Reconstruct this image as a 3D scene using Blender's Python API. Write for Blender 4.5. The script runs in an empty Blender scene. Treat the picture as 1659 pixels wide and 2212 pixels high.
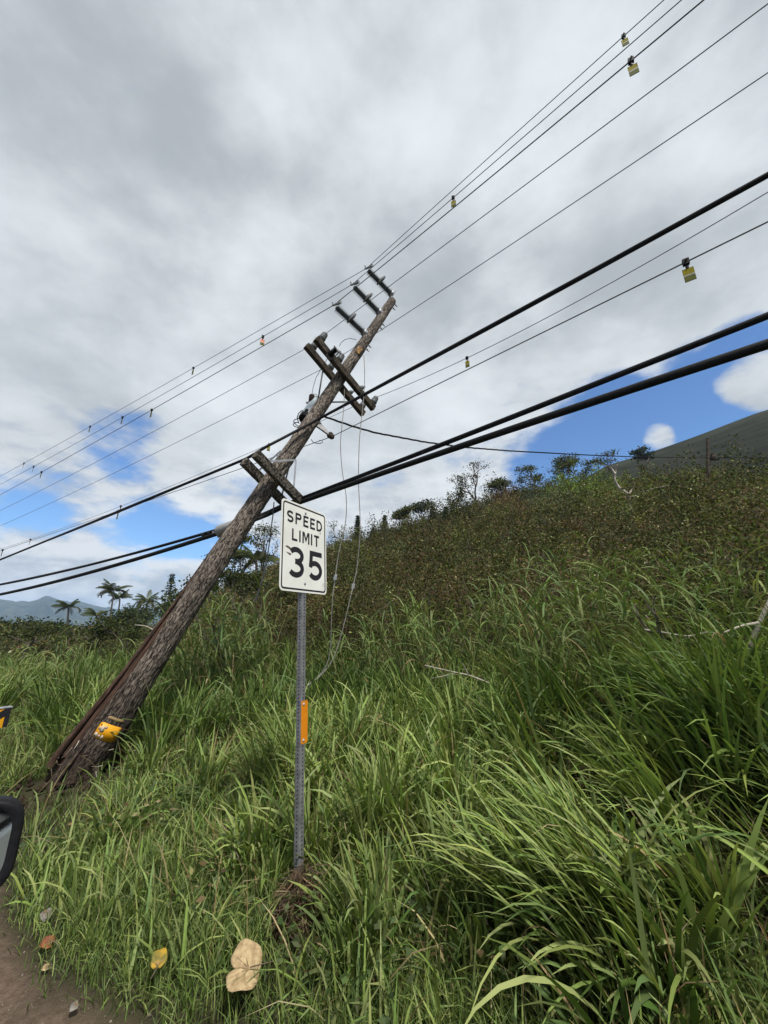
import bpy, math, random
import numpy as np
from mathutils import Vector

# ------------------------------------------------------------------ camera, sky, sun, exposure
F, CX, CY, EYE = 831.0, 829.5, 1106.0, 1.9          # focal length and centre in a 1659 x 2212 frame; eye height in metres
TH = math.atan(244.0 / F); CT, ST = math.cos(TH), math.sin(TH)
SC = bpy.context.scene
COL = SC.collection
cam_d = bpy.data.cameras.new('camera'); cam = bpy.data.objects.new('camera', cam_d); COL.objects.link(cam)
cam_d.sensor_fit = 'HORIZONTAL'; cam_d.sensor_width = 36.0; cam_d.lens = 36.0 * F / 1659.0
cam_d.clip_start = 0.03; cam_d.clip_end = 20000
cam.location = (0, 0, EYE); cam.rotation_euler = (math.pi / 2 + TH, 0, 0)
SC.camera = cam
SC.render.engine = 'CYCLES'
SC.cycles.use_denoising = True
SC.cycles.max_bounces = 6; SC.cycles.transparent_max_bounces = 8
SC.cycles.diffuse_bounces = 3; SC.cycles.glossy_bounces = 3; SC.cycles.transmission_bounces = 4
SC.cycles.volume_bounces = 0
SC.view_settings.view_transform = 'Standard'; SC.view_settings.look = 'None'
SC.view_settings.gamma = 1.0; SC.view_settings.exposure = 1.06

SUN_EL, SUN_AZ = math.radians(58), math.radians(150)   # azimuth from +Y (ahead) towards +X (right): behind the camera, to the right
sd = bpy.data.lights.new('sun', 'SUN'); sd.energy = 2.7; sd.angle = math.radians(8); sd.color = (1.0, 0.96, 0.9)
sun = bpy.data.objects.new('sun', sd); COL.objects.link(sun)
sdir = Vector((math.sin(SUN_AZ) * math.cos(SUN_EL), math.cos(SUN_AZ) * math.cos(SUN_EL), math.sin(SUN_EL)))
sun.rotation_euler = (-sdir).to_track_quat('-Z', 'Y').to_euler(); sun.location = sdir * 60

def ray(px, py):
    a, b = (px - CX) / F, (CY - py) / F
    return np.array([a, CT - ST * b, ST + CT * b])
CAMP = np.array([0, 0, EYE])
def at(px, py, lam): return CAMP + ray(px, py) * lam
def at_y(px, py, y): r = ray(px, py); return CAMP + r * (y / r[1])

W = bpy.data.worlds.new('World'); SC.world = W; W.use_nodes = True
def build_sky():
    nt = W.node_tree; N = nt.nodes; L = nt.links; N.clear()
    def nd(t, **k):
        n = N.new(t)
        for a, b in k.items(): setattr(n, a, b)
        return n
    def lk(v, sock):
        if isinstance(v, (int, float)): sock.default_value = v
        elif isinstance(v, tuple): sock.default_value = v
        else: L.new(v, sock)
    def m(op, a, b=0.0, c=0.0, clamp=False):
        n = nd('ShaderNodeMath', operation=op, use_clamp=clamp); lk(a, n.inputs[0]); lk(b, n.inputs[1]); lk(c, n.inputs[2]); return n.outputs[0]
    def vm(op, a, b=(0, 0, 0)):
        n = nd('ShaderNodeVectorMath', operation=op); lk(a, n.inputs[0]); lk(b, n.inputs[1]); return n
    def ss(x, lo, hi):
        n = nd('ShaderNodeMapRange', interpolation_type='SMOOTHSTEP'); lk(x, n.inputs[0]); n.inputs[1].default_value = lo; n.inputs[2].default_value = hi; return n.outputs[0]
    def noise(v, sc, det, rough=0.55, dist=0.0):
        n = nd('ShaderNodeTexNoise'); lk(v, n.inputs['Vector']); n.inputs['Scale'].default_value = sc
        n.inputs['Detail'].default_value = det; n.inputs['Roughness'].default_value = rough; n.inputs['Distortion'].default_value = dist
        return n.outputs['Fac']
    def mixc(f, a, b):
        n = nd('ShaderNodeMix', data_type='RGBA'); lk(f, n.inputs[0]); lk(a, n.inputs[6]); lk(b, n.inputs[7]); return n.outputs[2]
    tc = nd('ShaderNodeTexCoord'); d = vm('NORMALIZE', tc.outputs['Generated']).outputs[0]
    sx = nd('ShaderNodeSeparateXYZ'); lk(d, sx.inputs[0]); X, Y, Z = sx.outputs
    zz = m('ADD', m('MAXIMUM', Z, 0.0), 0.16)
    cb = nd('ShaderNodeCombineXYZ'); lk(m('DIVIDE', X, zz), cb.inputs[0]); lk(m('DIVIDE', Y, zz), cb.inputs[1]); cb.inputs[2].default_value = 3.7
    P = cb.outputs[0]
    sky = nd('ShaderNodeTexSky', sky_type='NISHITA'); sky.sun_disc = False
    sky.sun_elevation = SUN_EL; sky.sun_rotation = SUN_AZ; sky.air_density = 1.0; sky.dust_density = 0.2; sky.ozone_density = 3.0
    skyc = vm('MULTIPLY', sky.outputs[0], (SKYGAIN[0], SKYGAIN[1], SKYGAIN[2])).outputs[0]
    n1 = noise(P, 0.75, 9, 0.56, 0.1)          # the deck: coverage
    n2 = noise(vm('ADD', vm('MULTIPLY', d, (1.0, 1.0, 1.5)).outputs[0], (1.3, 4.1, 0)).outputs[0], 2.3, 7, 0.5, 0.12)   # light and dark folds of the deck
    n3 = noise(vm('MULTIPLY', d, (1.0, 1.0, 2.2)).outputs[0], 8.0, 9, 0.6, 0.0)      # low cumulus
    n4 = noise(vm('ADD', vm('MULTIPLY', d, (1.0, 1.0, 1.7)).outputs[0], (2.0, 7.0, 0)).outputs[0], 6.0, 9, 0.56, 0.1)
    # coverage: closed deck high up, broken towards the horizon
    cov = m('ADD', m('MULTIPLY', m('SUBTRACT', n1, 0.5), 1.6), m('ADD', m('MULTIPLY', ss(Z, 0.12, 0.6), 0.42), 0.16))
    cov = m('ADD', cov, m('MULTIPLY', m('SUBTRACT', n3, 0.5), 1.0))
    for (px, py, w, amp) in GAPS:
        g = ray(px, py); g = g / np.linalg.norm(g)
        dt = vm('DOT_PRODUCT', d, tuple(g)).outputs['Value']
        cov = m('SUBTRACT', cov, m('MULTIPLY', ss(dt, math.cos(w), math.cos(w * 0.15)), amp))
    dens = ss(cov, -0.10, 0.30)
    # cloud colour
    thick = m('ADD', m('MULTIPLY', n2, 0.66), m('MULTIPLY', n4, 0.38))
    tt = ss(thick, 0.34, 0.70)
    low = ss(Z, 0.55, 0.12)
    cl = mixc(tt, (0.40, 0.423, 0.44, 1), (0.215, 0.233, 0.247, 1))
    cl = mixc(m('MULTIPLY', low, 0.8), cl, mixc(ss(n3, 0.38, 0.60), (0.24, 0.262, 0.29, 1), (0.45, 0.46, 0.47, 1)))
    out = mixc(dens, skyc, cl)
    bg = nd('ShaderNodeBackground'); lk(out, bg.inputs[0]); bg.inputs[1].default_value = 1.0
    wo = nd('ShaderNodeOutputWorld'); L.new(bg.outputs[0], wo.inputs[0])
SKYGAIN = (0.05, 0.066, 0.082)
GAPS = [(1180, 1005, 0.12, 0.3), (1300, 945, 0.17, 0.5), (1430, 890, 0.17, 0.5), (1570, 810, 0.14, 0.45), (1660, 745, 0.10, 0.4), (1420, 945, 0.045, -0.7), (1630, 820, 0.075, -0.75), (60, 1150, 0.10, 0.3), (330, 1175, 0.13, 0.4), (470, 1175, 0.10, 0.3), (550, 1025, 0.07, 0.25), (280, 950, 0.11, 0.3), (90, 760, 0.06, 0.25), (80, 1240, 0.12, -0.4), (260, 1255, 0.12, -0.4), (400, 1270, 0.10, -0.35)]
build_sky()

# ------------------------------------------------------------------ helpers
rng = np.random.default_rng(7)
random.seed(7)
ORIG = {}
def nv(v): v = np.asarray(v, float); return v / np.linalg.norm(v)
def smooth(a, b, x): t = np.clip((np.asarray(x, float) - a) / (b - a), 0, 1); return t * t * (3 - 2 * t)
def tag(o, label=None, cat=None, group=None, kind=None):
    if label: o['label'] = label
    if cat: o['category'] = cat
    if group: o['group'] = group
    if kind: o['kind'] = kind
    return o
def empty(name, loc, label, cat, group=None):
    o = bpy.data.objects.new(name, None); COL.objects.link(o); o.location = tuple(loc); o.empty_display_size = 0.2
    ORIG[o] = np.array(loc, float); return tag(o, label, cat, group)
def link_mesh(name, me, mat, parent=None, org=None):
    o = bpy.data.objects.new(name, me); COL.objects.link(o)
    if mat and not me.materials: me.materials.append(mat)
    if parent is not None:
        o.parent = parent; ORIG[o] = ORIG[parent]
    else:
        ORIG[o] = np.zeros(3) if org is None else np.array(org, float); o.location = tuple(ORIG[o])
    return o
def mesh_np(name, V, Q, mat, parent=None, smooth_=False, attrs=None, org=None, tris=False):
    """V (n,3) world coordinates, Q (m,4) or (m,3) faces as arrays"""
    V = np.asarray(V, np.float32).reshape(-1, 3); Q = np.asarray(Q, np.int32); k = Q.shape[1]
    if parent is not None: V = V - ORIG[parent].astype(np.float32)
    elif org is not None: V = V - np.asarray(org, np.float32)
    me = bpy.data.meshes.new(name)
    me.vertices.add(len(V)); me.vertices.foreach_set('co', V.ravel())
    me.loops.add(Q.size); me.loops.foreach_set('vertex_index', Q.ravel())
    me.polygons.add(len(Q)); me.polygons.foreach_set('loop_start', np.arange(0, Q.size, k, dtype=np.int32))
    if smooth_: me.polygons.foreach_set('use_smooth', np.ones(len(Q), bool))
    for an, (ty, arr) in (attrs or {}).items():
        a = me.attributes.new(an, ty, 'POINT')
        a.data.foreach_set({'FLOAT_COLOR': 'color', 'FLOAT_VECTOR': 'vector', 'FLOAT': 'value'}[ty], np.asarray(arr, np.float32).ravel())
    me.update(calc_edges=True)
    return link_mesh(name, me, mat, parent, org)

class MB:
    def __init__(s): s.v = []; s.f = []
    def add(s, vs, fs):
        o = len(s.v); s.v += [tuple(float(c) for c in v) for v in vs]; s.f += [tuple(i + o for i in f) for f in fs]; return s
    def box(s, c, ax, ay, az):
        """oriented box from centre and half axes"""
        c, ax, ay, az = (np.asarray(q, float) for q in (c, ax, ay, az))
        if np.dot(np.cross(ax, ay), az) < 0: az = -az
        vs = [c + i * ax + j * ay + k * az for k in (-1, 1) for j in (-1, 1) for i in (-1, 1)]
        return s.add(vs, [(0, 2, 3, 1), (4, 5, 7, 6), (0, 1, 5, 4), (2, 6, 7, 3), (0, 4, 6, 2), (1, 3, 7, 5)])
    def bar(s, a, b, w, h, side=(0, 0, 1)):
        a, b = np.asarray(a, float), np.asarray(b, float); u = nv(b - a); x = np.cross(u, side)
        if np.linalg.norm(x) < 1e-4: x = np.cross(u, (1, 0, 0))
        x = nv(x); y = np.cross(x, u); return s.box((a + b) / 2, u * np.linalg.norm(b - a) / 2, x * w / 2, y * h / 2)
    def tube(s, pts, rad, n=8, cap=True):
        pts = [np.asarray(p, float) for p in pts]; m_ = len(pts)
        rad = [rad] * m_ if np.isscalar(rad) else list(rad)
        tn = [nv(pts[min(i + 1, m_ - 1)] - pts[max(i - 1, 0)]) for i in range(m_)]
        ref = np.array([0, 0, 1.0]) if abs(tn[0][2]) < 0.9 else np.array([1.0, 0, 0])
        x = nv(np.cross(tn[0], ref)); vs = []
        for i in range(m_):
            x = nv(x - tn[i] * np.dot(x, tn[i])); y = np.cross(tn[i], x)
            for k in range(n):
                a = 2 * math.pi * k / n; vs.append(pts[i] + rad[i] * (math.cos(a) * x + math.sin(a) * y))
        fs = [(i * n + k, i * n + (k + 1) % n, (i + 1) * n + (k + 1) % n, (i + 1) * n + k) for i in range(m_ - 1) for k in range(n)]
        if cap: fs += [tuple(range(n - 1, -1, -1)), tuple((m_ - 1) * n + k for k in range(n))]
        return s.add(vs, fs)
    def lathe(s, a, b, prof, n=16):
        """profile of (fraction along a->b, radius)"""
        a, b = np.asarray(a, float), np.asarray(b, float)
        u = nv(b - a); x = nv(np.cross(u, (0, 0, 1.0) if abs(u[2]) < 0.9 else (1.0, 0, 0))); y = np.cross(u, x); vs = []
        for (f, r) in prof:
            for k in range(n):
                g = 2 * math.pi * k / n; vs.append(a + (b - a) * f + max(r, 1e-4) * (math.cos(g) * x + math.sin(g) * y))
        m_ = len(prof)
        fs = [(i * n + k, i * n + (k + 1) % n, (i + 1) * n + (k + 1) % n, (i + 1) * n + k) for i in range(m_ - 1) for k in range(n)]
        fs += [tuple(range(n - 1, -1, -1)), tuple((m_ - 1) * n + k for k in range(n))]
        return s.add(vs, fs)
    def poly(s, pts, nrm, th):
        """flat polygon (convex or not) extruded by th along nrm"""
        n = len(pts); nrm = np.asarray(nrm, float)
        vs = [np.asarray(p, float) for p in pts] + [np.asarray(p, float) - nrm * th for p in pts]
        fs = [tuple(range(n)), tuple(range(2 * n - 1, n - 1, -1))] + [(i, n + i, n + (i + 1) % n, (i + 1) % n) for i in range(n)]
        return s.add(vs, fs)
    def build(s, name, mat, parent=None, smooth_=False, org=None, bevel=0):
        me = bpy.data.meshes.new(name)
        base = ORIG[parent] if parent is not None else (np.zeros(3) if org is None else np.array(org, float))
        me.from_pydata([tuple(np.array(v) - base) for v in s.v], [], s.f); me.update()
        if smooth_: me.polygons.foreach_set('use_smooth', np.ones(len(me.polygons), bool))
        o = link_mesh(name, me, mat, parent, base if parent is None else None)
        if bevel:
            b = o.modifiers.new('bevel', 'BEVEL'); b.width = bevel; b.segments = 2; b.limit_method = 'ANGLE'
        return o

def vnoise(x, y, seed=0):
    x = np.asarray(x, float); y = np.asarray(y, float); xi = np.floor(x).astype(np.int64); yi = np.floor(y).astype(np.int64)
    fx = x - xi; fy = y - yi; fx = fx * fx * (3 - 2 * fx); fy = fy * fy * (3 - 2 * fy)
    def h(a, b):
        n = (a * 374761393 + b * 668265263 + seed * 974711) & 0x7fffffff
        n = ((n ^ (n >> 13)) * 1274126177) & 0x7fffffff; n = n ^ (n >> 16); return (n & 0xffff) / 65535.0
    return (h(xi, yi) * (1 - fx) + h(xi + 1, yi) * fx) * (1 - fy) + (h(xi, yi + 1) * (1 - fx) + h(xi + 1, yi + 1) * fx) * fy
def fbm(x, y, o=4, seed=0):
    r = 0; a = 0.5
    for i in range(o): r = r + a * vnoise(x, y, seed + i); x = np.asarray(x) * 2.03; y = np.asarray(y) * 2.03; a *= 0.5
    return r / (1 - 0.5 ** o)

# ------------------------------------------------------------------ materials
def mat_new(name):
    m = bpy.data.materials.new(name); m.use_nodes = True; nt = m.node_tree; nt.nodes.clear()
    out = nt.nodes.new('ShaderNodeOutputMaterial'); return m, nt, out
def principled(nt, rough=0.6, spec=0.5, metal=0.0):
    b = nt.nodes.new('ShaderNodeBsdfPrincipled'); b.inputs['Roughness'].default_value = rough
    b.inputs['Specular IOR Level'].default_value = spec; b.inputs['Metallic'].default_value = metal; return b
def ramp(nt, stops):
    r = nt.nodes.new('ShaderNodeValToRGB'); e = r.color_ramp.elements
    while len(e) < len(stops): e.new(0.5)
    for i, (p, c) in enumerate(stops): e[i].position = p; e[i].color = (*c, 1)
    return r
def tex_noise(nt, vec, scale, detail=4, rough=0.55, vscale=None, dist=0.0):
    n = nt.nodes.new('ShaderNodeTexNoise'); n.inputs['Scale'].default_value = scale; n.inputs['Detail'].default_value = detail
    n.inputs['Roughness'].default_value = rough; n.inputs['Distortion'].default_value = dist
    if vscale:
        mp = nt.nodes.new('ShaderNodeMapping'); mp.inputs['Scale'].default_value = vscale; nt.links.new(vec, mp.inputs[0]); vec = mp.outputs[0]
    nt.links.new(vec, n.inputs['Vector']); return n.outputs['Fac']
def objco(nt): return nt.nodes.new('ShaderNodeTexCoord').outputs['Object']
def bump(nt, h, strength, dist, b):
    n = nt.nodes.new('ShaderNodeBump'); n.inputs['Strength'].default_value = strength; n.inputs['Distance'].default_value = dist
    nt.links.new(h, n.inputs['Height']); nt.links.new(n.outputs[0], b.inputs['Normal']); return n
def mat_mottled(name, c1, c2, scale=12, rough=0.6, spec=0.4, metal=0.0, bmp=0.0, vscale=None, lo=0.35, hi=0.65, detail=5):
    m, nt, out = mat_new(name); b = principled(nt, rough, spec, metal); co = objco(nt)
    n = tex_noise(nt, co, scale, detail, 0.6, vscale); r = ramp(nt, [(lo, c1), (hi, c2)])
    nt.links.new(n, r.inputs[0]); nt.links.new(r.outputs[0], b.inputs['Base Color'])
    if bmp: bump(nt, n, 0.6, bmp, b)
    nt.links.new(b.outputs[0], out.inputs[0]); return m
def mat_leaf(name, trans=0.35, rough=0.5, spec=0.35, attr='col', gain=1.0):
    m, nt, out = mat_new(name); a = nt.nodes.new('ShaderNodeAttribute'); a.attribute_name = attr
    b = principled(nt, rough, spec); t = nt.nodes.new('ShaderNodeBsdfTranslucent'); mx = nt.nodes.new('ShaderNodeMixShader')
    nt.links.new(a.outputs['Color'], b.inputs['Base Color'])
    mul = nt.nodes.new('ShaderNodeMix'); mul.data_type = 'RGBA'; mul.blend_type = 'MULTIPLY'; mul.inputs[0].default_value = 1
    nt.links.new(a.outputs['Color'], mul.inputs[6]); mul.inputs[7].default_value = (1.25, 1.3, 0.7, 1)
    nt.links.new(mul.outputs[2], t.inputs[0]); mx.inputs[0].default_value = trans
    nt.links.new(b.outputs[0], mx.inputs[1]); nt.links.new(t.outputs[0], mx.inputs[2]); nt.links.new(mx.outputs[0], out.inputs[0]); return m
def mat_wood_pole():
    m, nt, out = mat_new('weathered_pole_wood'); b = principled(nt, 0.85, 0.2)
    a = nt.nodes.new('ShaderNodeAttribute'); a.attribute_name = 'pc'; e = nt.nodes.new('ShaderNodeAttribute'); e.attribute_name = 'bare'
    vec = a.outputs['Vector']
    n1 = tex_noise(nt, vec, 48, 5, 0.62, (1, 1, 0.26), 1.0); n2 = tex_noise(nt, vec, 3.2, 4, 0.6, (1, 1, 0.5)); n3 = tex_noise(nt, vec, 60, 3, 0.6, (1, 1, 0.06))
    r1 = ramp(nt, [(0.42, (0.018, 0.015, 0.013)), (0.50, (0.11, 0.096, 0.083)), (0.585, (0.29, 0.262, 0.228))])
    nt.links.new(n1, r1.inputs[0])
    r2 = ramp(nt, [(0.3, (0.55, 0.5, 0.47)), (0.65, (1.05, 1.0, 0.95))]); nt.links.new(n2, r2.inputs[0])
    mu = nt.nodes.new('ShaderNodeMix'); mu.data_type = 'RGBA'; mu.blend_type = 'MULTIPLY'; mu.inputs[0].default_value = 1
    nt.links.new(r1.outputs[0], mu.inputs[6])
    sp = nt.nodes.new('ShaderNodeSeparateXYZ'); nt.links.new(vec, sp.inputs[0]); st = nt.nodes.new('ShaderNodeMath'); st.operation = 'MULTIPLY_ADD'; nt.links.new(n2, st.inputs[0]); st.inputs[1].default_value = 1.6; nt.links.new(sp.outputs[2], st.inputs[2])
    rs = ramp(nt, [(0.10, (0.36, 0.33, 0.31)), (0.36, (1, 1, 1))]); mr = nt.nodes.new('ShaderNodeMath'); mr.operation = 'MULTIPLY'; nt.links.new(st.outputs[0], mr.inputs[0]); mr.inputs[1].default_value = 0.1; nt.links.new(mr.outputs[0], rs.inputs[0])
    m2 = nt.nodes.new('ShaderNodeMix'); m2.data_type = 'RGBA'; m2.blend_type = 'MULTIPLY'; m2.inputs[0].default_value = 1; nt.links.new(r2.outputs[0], m2.inputs[6]); nt.links.new(rs.outputs[0], m2.inputs[7]); nt.links.new(m2.outputs[2], mu.inputs[7])     # damp, stained lower end
    r3 = ramp(nt, [(0.35, (0.016, 0.009, 0.006)), (0.55, (0.066, 0.034, 0.021)), (0.75, (0.14, 0.085, 0.056))]); nt.links.new(n3, r3.inputs[0])
    mx = nt.nodes.new('ShaderNodeMix'); mx.data_type = 'RGBA'; nt.links.new(e.outputs['Fac'], mx.inputs[0])
    nt.links.new(mu.outputs[2], mx.inputs[6]); nt.links.new(r3.outputs[0], mx.inputs[7]); nt.links.new(mx.outputs[2], b.inputs['Base Color'])
    bump(nt, n1, 1.0, 0.02, b); nt.links.new(b.outputs[0], out.inputs[0]); return m
def mat_ground():
    m, nt, out = mat_new('ground_soil'); b = principled(nt, 0.95, 0.15); co = objco(nt)
    n1 = tex_noise(nt, co, 1.3, 6, 0.6); n2 = tex_noise(nt, co, 22, 6, 0.7); n3 = tex_noise(nt, co, 120, 3, 0.6)
    dirt = ramp(nt, [(0.3, (0.07, 0.047, 0.034)), (0.5, (0.115, 0.08, 0.058)), (0.72, (0.165, 0.122, 0.092))]); nt.links.new(n2, dirt.inputs[0])
    th = ramp(nt, [(0.3, (0.02, 0.018, 0.011)), (0.6, (0.05, 0.046, 0.024)), (0.8, (0.055, 0.068, 0.026))]); nt.links.new(n1, th.inputs[0])
    a = nt.nodes.new('ShaderNodeAttribute'); a.attribute_name = 'dirt'
    mx = nt.nodes.new('ShaderNodeMix'); mx.data_type = 'RGBA'; nt.links.new(a.outputs['Fac'], mx.inputs[0])
    nt.links.new(th.outputs[0], mx.inputs[6]); nt.links.new(dirt.outputs[0], mx.inputs[7]); nt.links.new(mx.outputs[2], b.inputs['Base Color'])
    ad = nt.nodes.new('ShaderNodeMath'); ad.operation = 'ADD'; nt.links.new(n2, ad.inputs[0]); nt.links.new(n3, ad.inputs[1])
    bump(nt, ad.outputs[0], 0.7, 0.02, b); nt.links.new(b.outputs[0], out.inputs[0]); return m
M = {}
M['ground'] = mat_ground(); M['pole'] = mat_wood_pole()
M['grass'] = mat_leaf('grass_blades', 0.24, 0.55, 0.14); M['leaf'] = mat_leaf('scrub_leaves', 0.25, 0.6, 0.10)
M['wire'] = mat_mottled('bare_conductor', (0.035, 0.035, 0.038), (0.07, 0.07, 0.075), 40, 0.5, 0.5, 0.2)
M['cable'] = mat_mottled('black_cable_sheath', (0.006, 0.006, 0.007), (0.014, 0.014, 0.015), 30, 0.7, 0.15, bmp=0.004)
M['arm'] = mat_mottled('dark_creosoted_timber', (0.014, 0.011, 0.008), (0.085, 0.068, 0.05), 9, 0.9, 0.2, vscale=(1, 1, 1), bmp=0.01)
M['arm_low'] = mat_mottled('lichened_timber', (0.012, 0.010, 0.008), (0.16, 0.142, 0.115), 24, 0.9, 0.2, bmp=0.012, lo=0.42, hi=0.62)
M['porcelain'] = mat_mottled('grey_porcelain', (0.16, 0.17, 0.17), (0.26, 0.27, 0.27), 8, 0.22, 0.6)
M['polymer'] = mat_mottled('dark_grey_insulator', (0.07, 0.085, 0.09), (0.14, 0.16, 0.165), 8, 0.35, 0.5)
M['galv'] = mat_mottled('galvanised_steel', (0.24, 0.25, 0.27), (0.40, 0.41, 0.43), 14, 0.55, 0.5, 0.35)
M['galv_dk'] = mat_mottled('weathered_galvanised_post', (0.115, 0.117, 0.12), (0.2, 0.203, 0.207), 22, 0.6, 0.4, 0.3, bmp=0.002)
M['hole_shade'] = mat_mottled('painted_hole_shade', (0.006, 0.006, 0.007), (0.012, 0.012, 0.013), 10, 0.9, 0.1)  # near-black disc colour, stands in for the shade inside the post holes
M['brown_iron'] = mat_mottled('rusted_iron', (0.02, 0.013, 0.01), (0.06, 0.035, 0.022), 20, 0.8, 0.3)
M['tank'] = mat_mottled('grey_tank_paint', (0.30, 0.35, 0.36), (0.60, 0.66, 0.67), 5, 0.5, 0.5, lo=0.33, hi=0.42)
M['black'] = mat_mottled('black_plastic', (0.006, 0.006, 0.007), (0.010, 0.010, 0.011), 60, 0.55, 0.15)
M['signwhite'] = mat_mottled('white_reflective_sheet', (0.60, 0.60, 0.55), (0.70, 0.70, 0.655), 4, 0.5, 0.4, detail=8)
M['signblack'] = mat_mottled('black_sign_ink', (0.009, 0.009, 0.012), (0.016, 0.015, 0.02), 20, 0.5, 0.4)
M['orange'] = mat_mottled('orange_reflective_sheet', (0.52, 0.165, 0.004), (0.58, 0.2, 0.006), 30, 0.5, 0.4)
M['yellow'] = mat_mottled('amber_reflective_sheet', (0.58, 0.26, 0.006), (0.64, 0.30, 0.008), 30, 0.45, 0.4)
M['scuff'] = mat_mottled('peeled_aluminium', (0.22, 0.12, 0.05), (0.42, 0.40, 0.36), 60, 0.5, 0.4, 0.1)
M['tan_tag'] = mat_mottled('faded_tan_tag', (0.16, 0.105, 0.05), (0.26, 0.18, 0.09), 30, 0.7, 0.3)
M['tag_yellow'] = mat_mottled('diverter_yellow', (0.21, 0.175, 0.008), (0.26, 0.22, 0.012), 20, 0.7, 0.1)
M['tag_grey'] = mat_mottled('diverter_olive', (0.085, 0.09, 0.02), (0.12, 0.125, 0.03), 20, 0.7, 0.1)
M['tag_white'] = mat_mottled('diverter_white', (0.22, 0.22, 0.2), (0.28, 0.28, 0.25), 20, 0.5, 0.4)
M['tag_red'] = mat_mottled('diverter_orange', (0.5, 0.10, 0.03), (0.6, 0.14, 0.04), 20, 0.5, 0.4)
M['carwhite'] = mat_mottled('white_car_paint', (0.74, 0.75, 0.75), (0.78, 0.79, 0.79), 3, 0.25, 0.5)
M['bark'] = mat_mottled('grey_bark', (0.05, 0.042, 0.034), (0.13, 0.11, 0.09), 9, 0.9, 0.2, bmp=0.02)
M['deadwood'] = mat_mottled('bleached_dead_wood', (0.22, 0.19, 0.155), (0.42, 0.38, 0.32), 14, 0.85, 0.2, bmp=0.006)
M['palmtrunk'] = mat_mottled('palm_trunk', (0.05, 0.045, 0.04), (0.12, 0.105, 0.09), 6, 0.9, 0.2, vscale=(1, 1, 4))
M['twig'] = mat_mottled('dry_twigs', (0.055, 0.04, 0.028), (0.14, 0.105, 0.075), 8, 0.9, 0.2)
M['asphalt'] = mat_mottled('asphalt', (0.04, 0.04, 0.042), (0.065, 0.065, 0.066), 80, 0.9, 0.3, bmp=0.004)
# ------------------------------------------------------------------ terrain
RD = np.array([-0.866, 0.5]); RN = np.array([0.5, 0.866])     # along the road (away to the left), and away from the road
E_AZ = [-181, -60, -32, -27, -23, -19.5, -14, -4, 5, 12, 24, 33, 47, 65, 90, 120, 181]
E_EL = [-2, -2, -2, -0.8, 1.8, 4.8, 7.2, 10.0, 12.3, 14.3, 16.9, 16.7, 14.0, 12, 7, -2, -2]
def hgt(x, y):
    x = np.asarray(x, float); y = np.asarray(y, float)
    s = x * RN[0] + y * RN[1]; t = x * RD[0] + y * RD[1]
    r = np.hypot(x, y); az = np.degrees(np.arctan2(x, y))
    k = np.interp(t, [-9, -4, -1, 2, 6, 12, 25], [0.20, 0.185, 0.145, 0.105, 0.075, 0.045, 0.02])
    bank = k * np.clip(s - 2.4, 0, 7) ** 1.12
    el = np.radians(np.interp(az, E_AZ, E_EL)); R = 46.0
    top = EYE + R * np.tan(el)
    f = np.clip((r - 8.0) / (R - 8.0), 0, 1)
    h = bank * (1 - f) + top * f * (0.86 + 0.14 * f)
    h = h * (1 - 0.75 * smooth(50, 260, r)) + 0.35 * smooth(30, 200, r) * (el < 0)
    und = (fbm(x * 0.35, y * 0.35, 3, 5) - 0.5) * 0.5 * smooth(2.6, 9, s) + (fbm(x * 1.7, y * 1.7, 3, 9) - 0.5) * 0.05
    return h + und * (1 - smooth(300, 900, r)) + (fbm(x * 0.07, y * 0.07, 3, 2) - 0.5) * 3.0 * smooth(22, 46, r) * smooth(2, 8, np.degrees(el))
def sdirt(x, y): return 0.58 * x + 0.81 * y          # distance from the car towards the grass; bare dirt up to about 1.17
def build_ground():
    rr = np.concatenate([np.linspace(0.02, 12, 150), 12 * (3400 / 12.0) ** (np.linspace(0, 1, 120)[1:])]); na = 330
    A = np.linspace(-math.pi, math.pi, na, endpoint=False); RR, AA = np.meshgrid(rr, A, indexing='ij')
    X = RR * np.sin(AA); Y = RR * np.cos(AA); Z = hgt(X, Y)
    i = np.arange(len(rr) - 1)[:, None]; j = np.arange(na)[None, :]; j2 = (j + 1) % na
    Q = np.stack([i * na + j, (i + 1) * na + j, (i + 1) * na + j2, i * na + j2], -1).reshape(-1, 4)[:, ::-1]
    s = X * RN[0] + Y * RN[1]; nz = fbm(X * 1.6, Y * 1.6, 4, 21)
    dirt = 1 - smooth(1.05, 1.30, sdirt(X, Y) + (nz - 0.5) * 0.45)
    o = mesh_np('ground', np.stack([X, Y, Z], -1), Q, M['ground'], smooth_=True, attrs={'dirt': ('FLOAT', dirt)})
    tag(o, kind='structure')
    # the road behind the camera
    rl = MB(); n = 60; ts = np.linspace(-300, 300, n); vs = []
    for t in ts:
        for sv in (-9.0, -2.2): p = RD * t + RN * sv; vs.append((p[0], p[1], float(hgt(p[0], p[1])) + 0.03))
    rl.add(vs, [(2 * i, 2 * i + 1, 2 * i + 3, 2 * i + 2) for i in range(n - 1)]); tag(rl.build('road', M['asphalt']), kind='structure')
build_ground()

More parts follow.
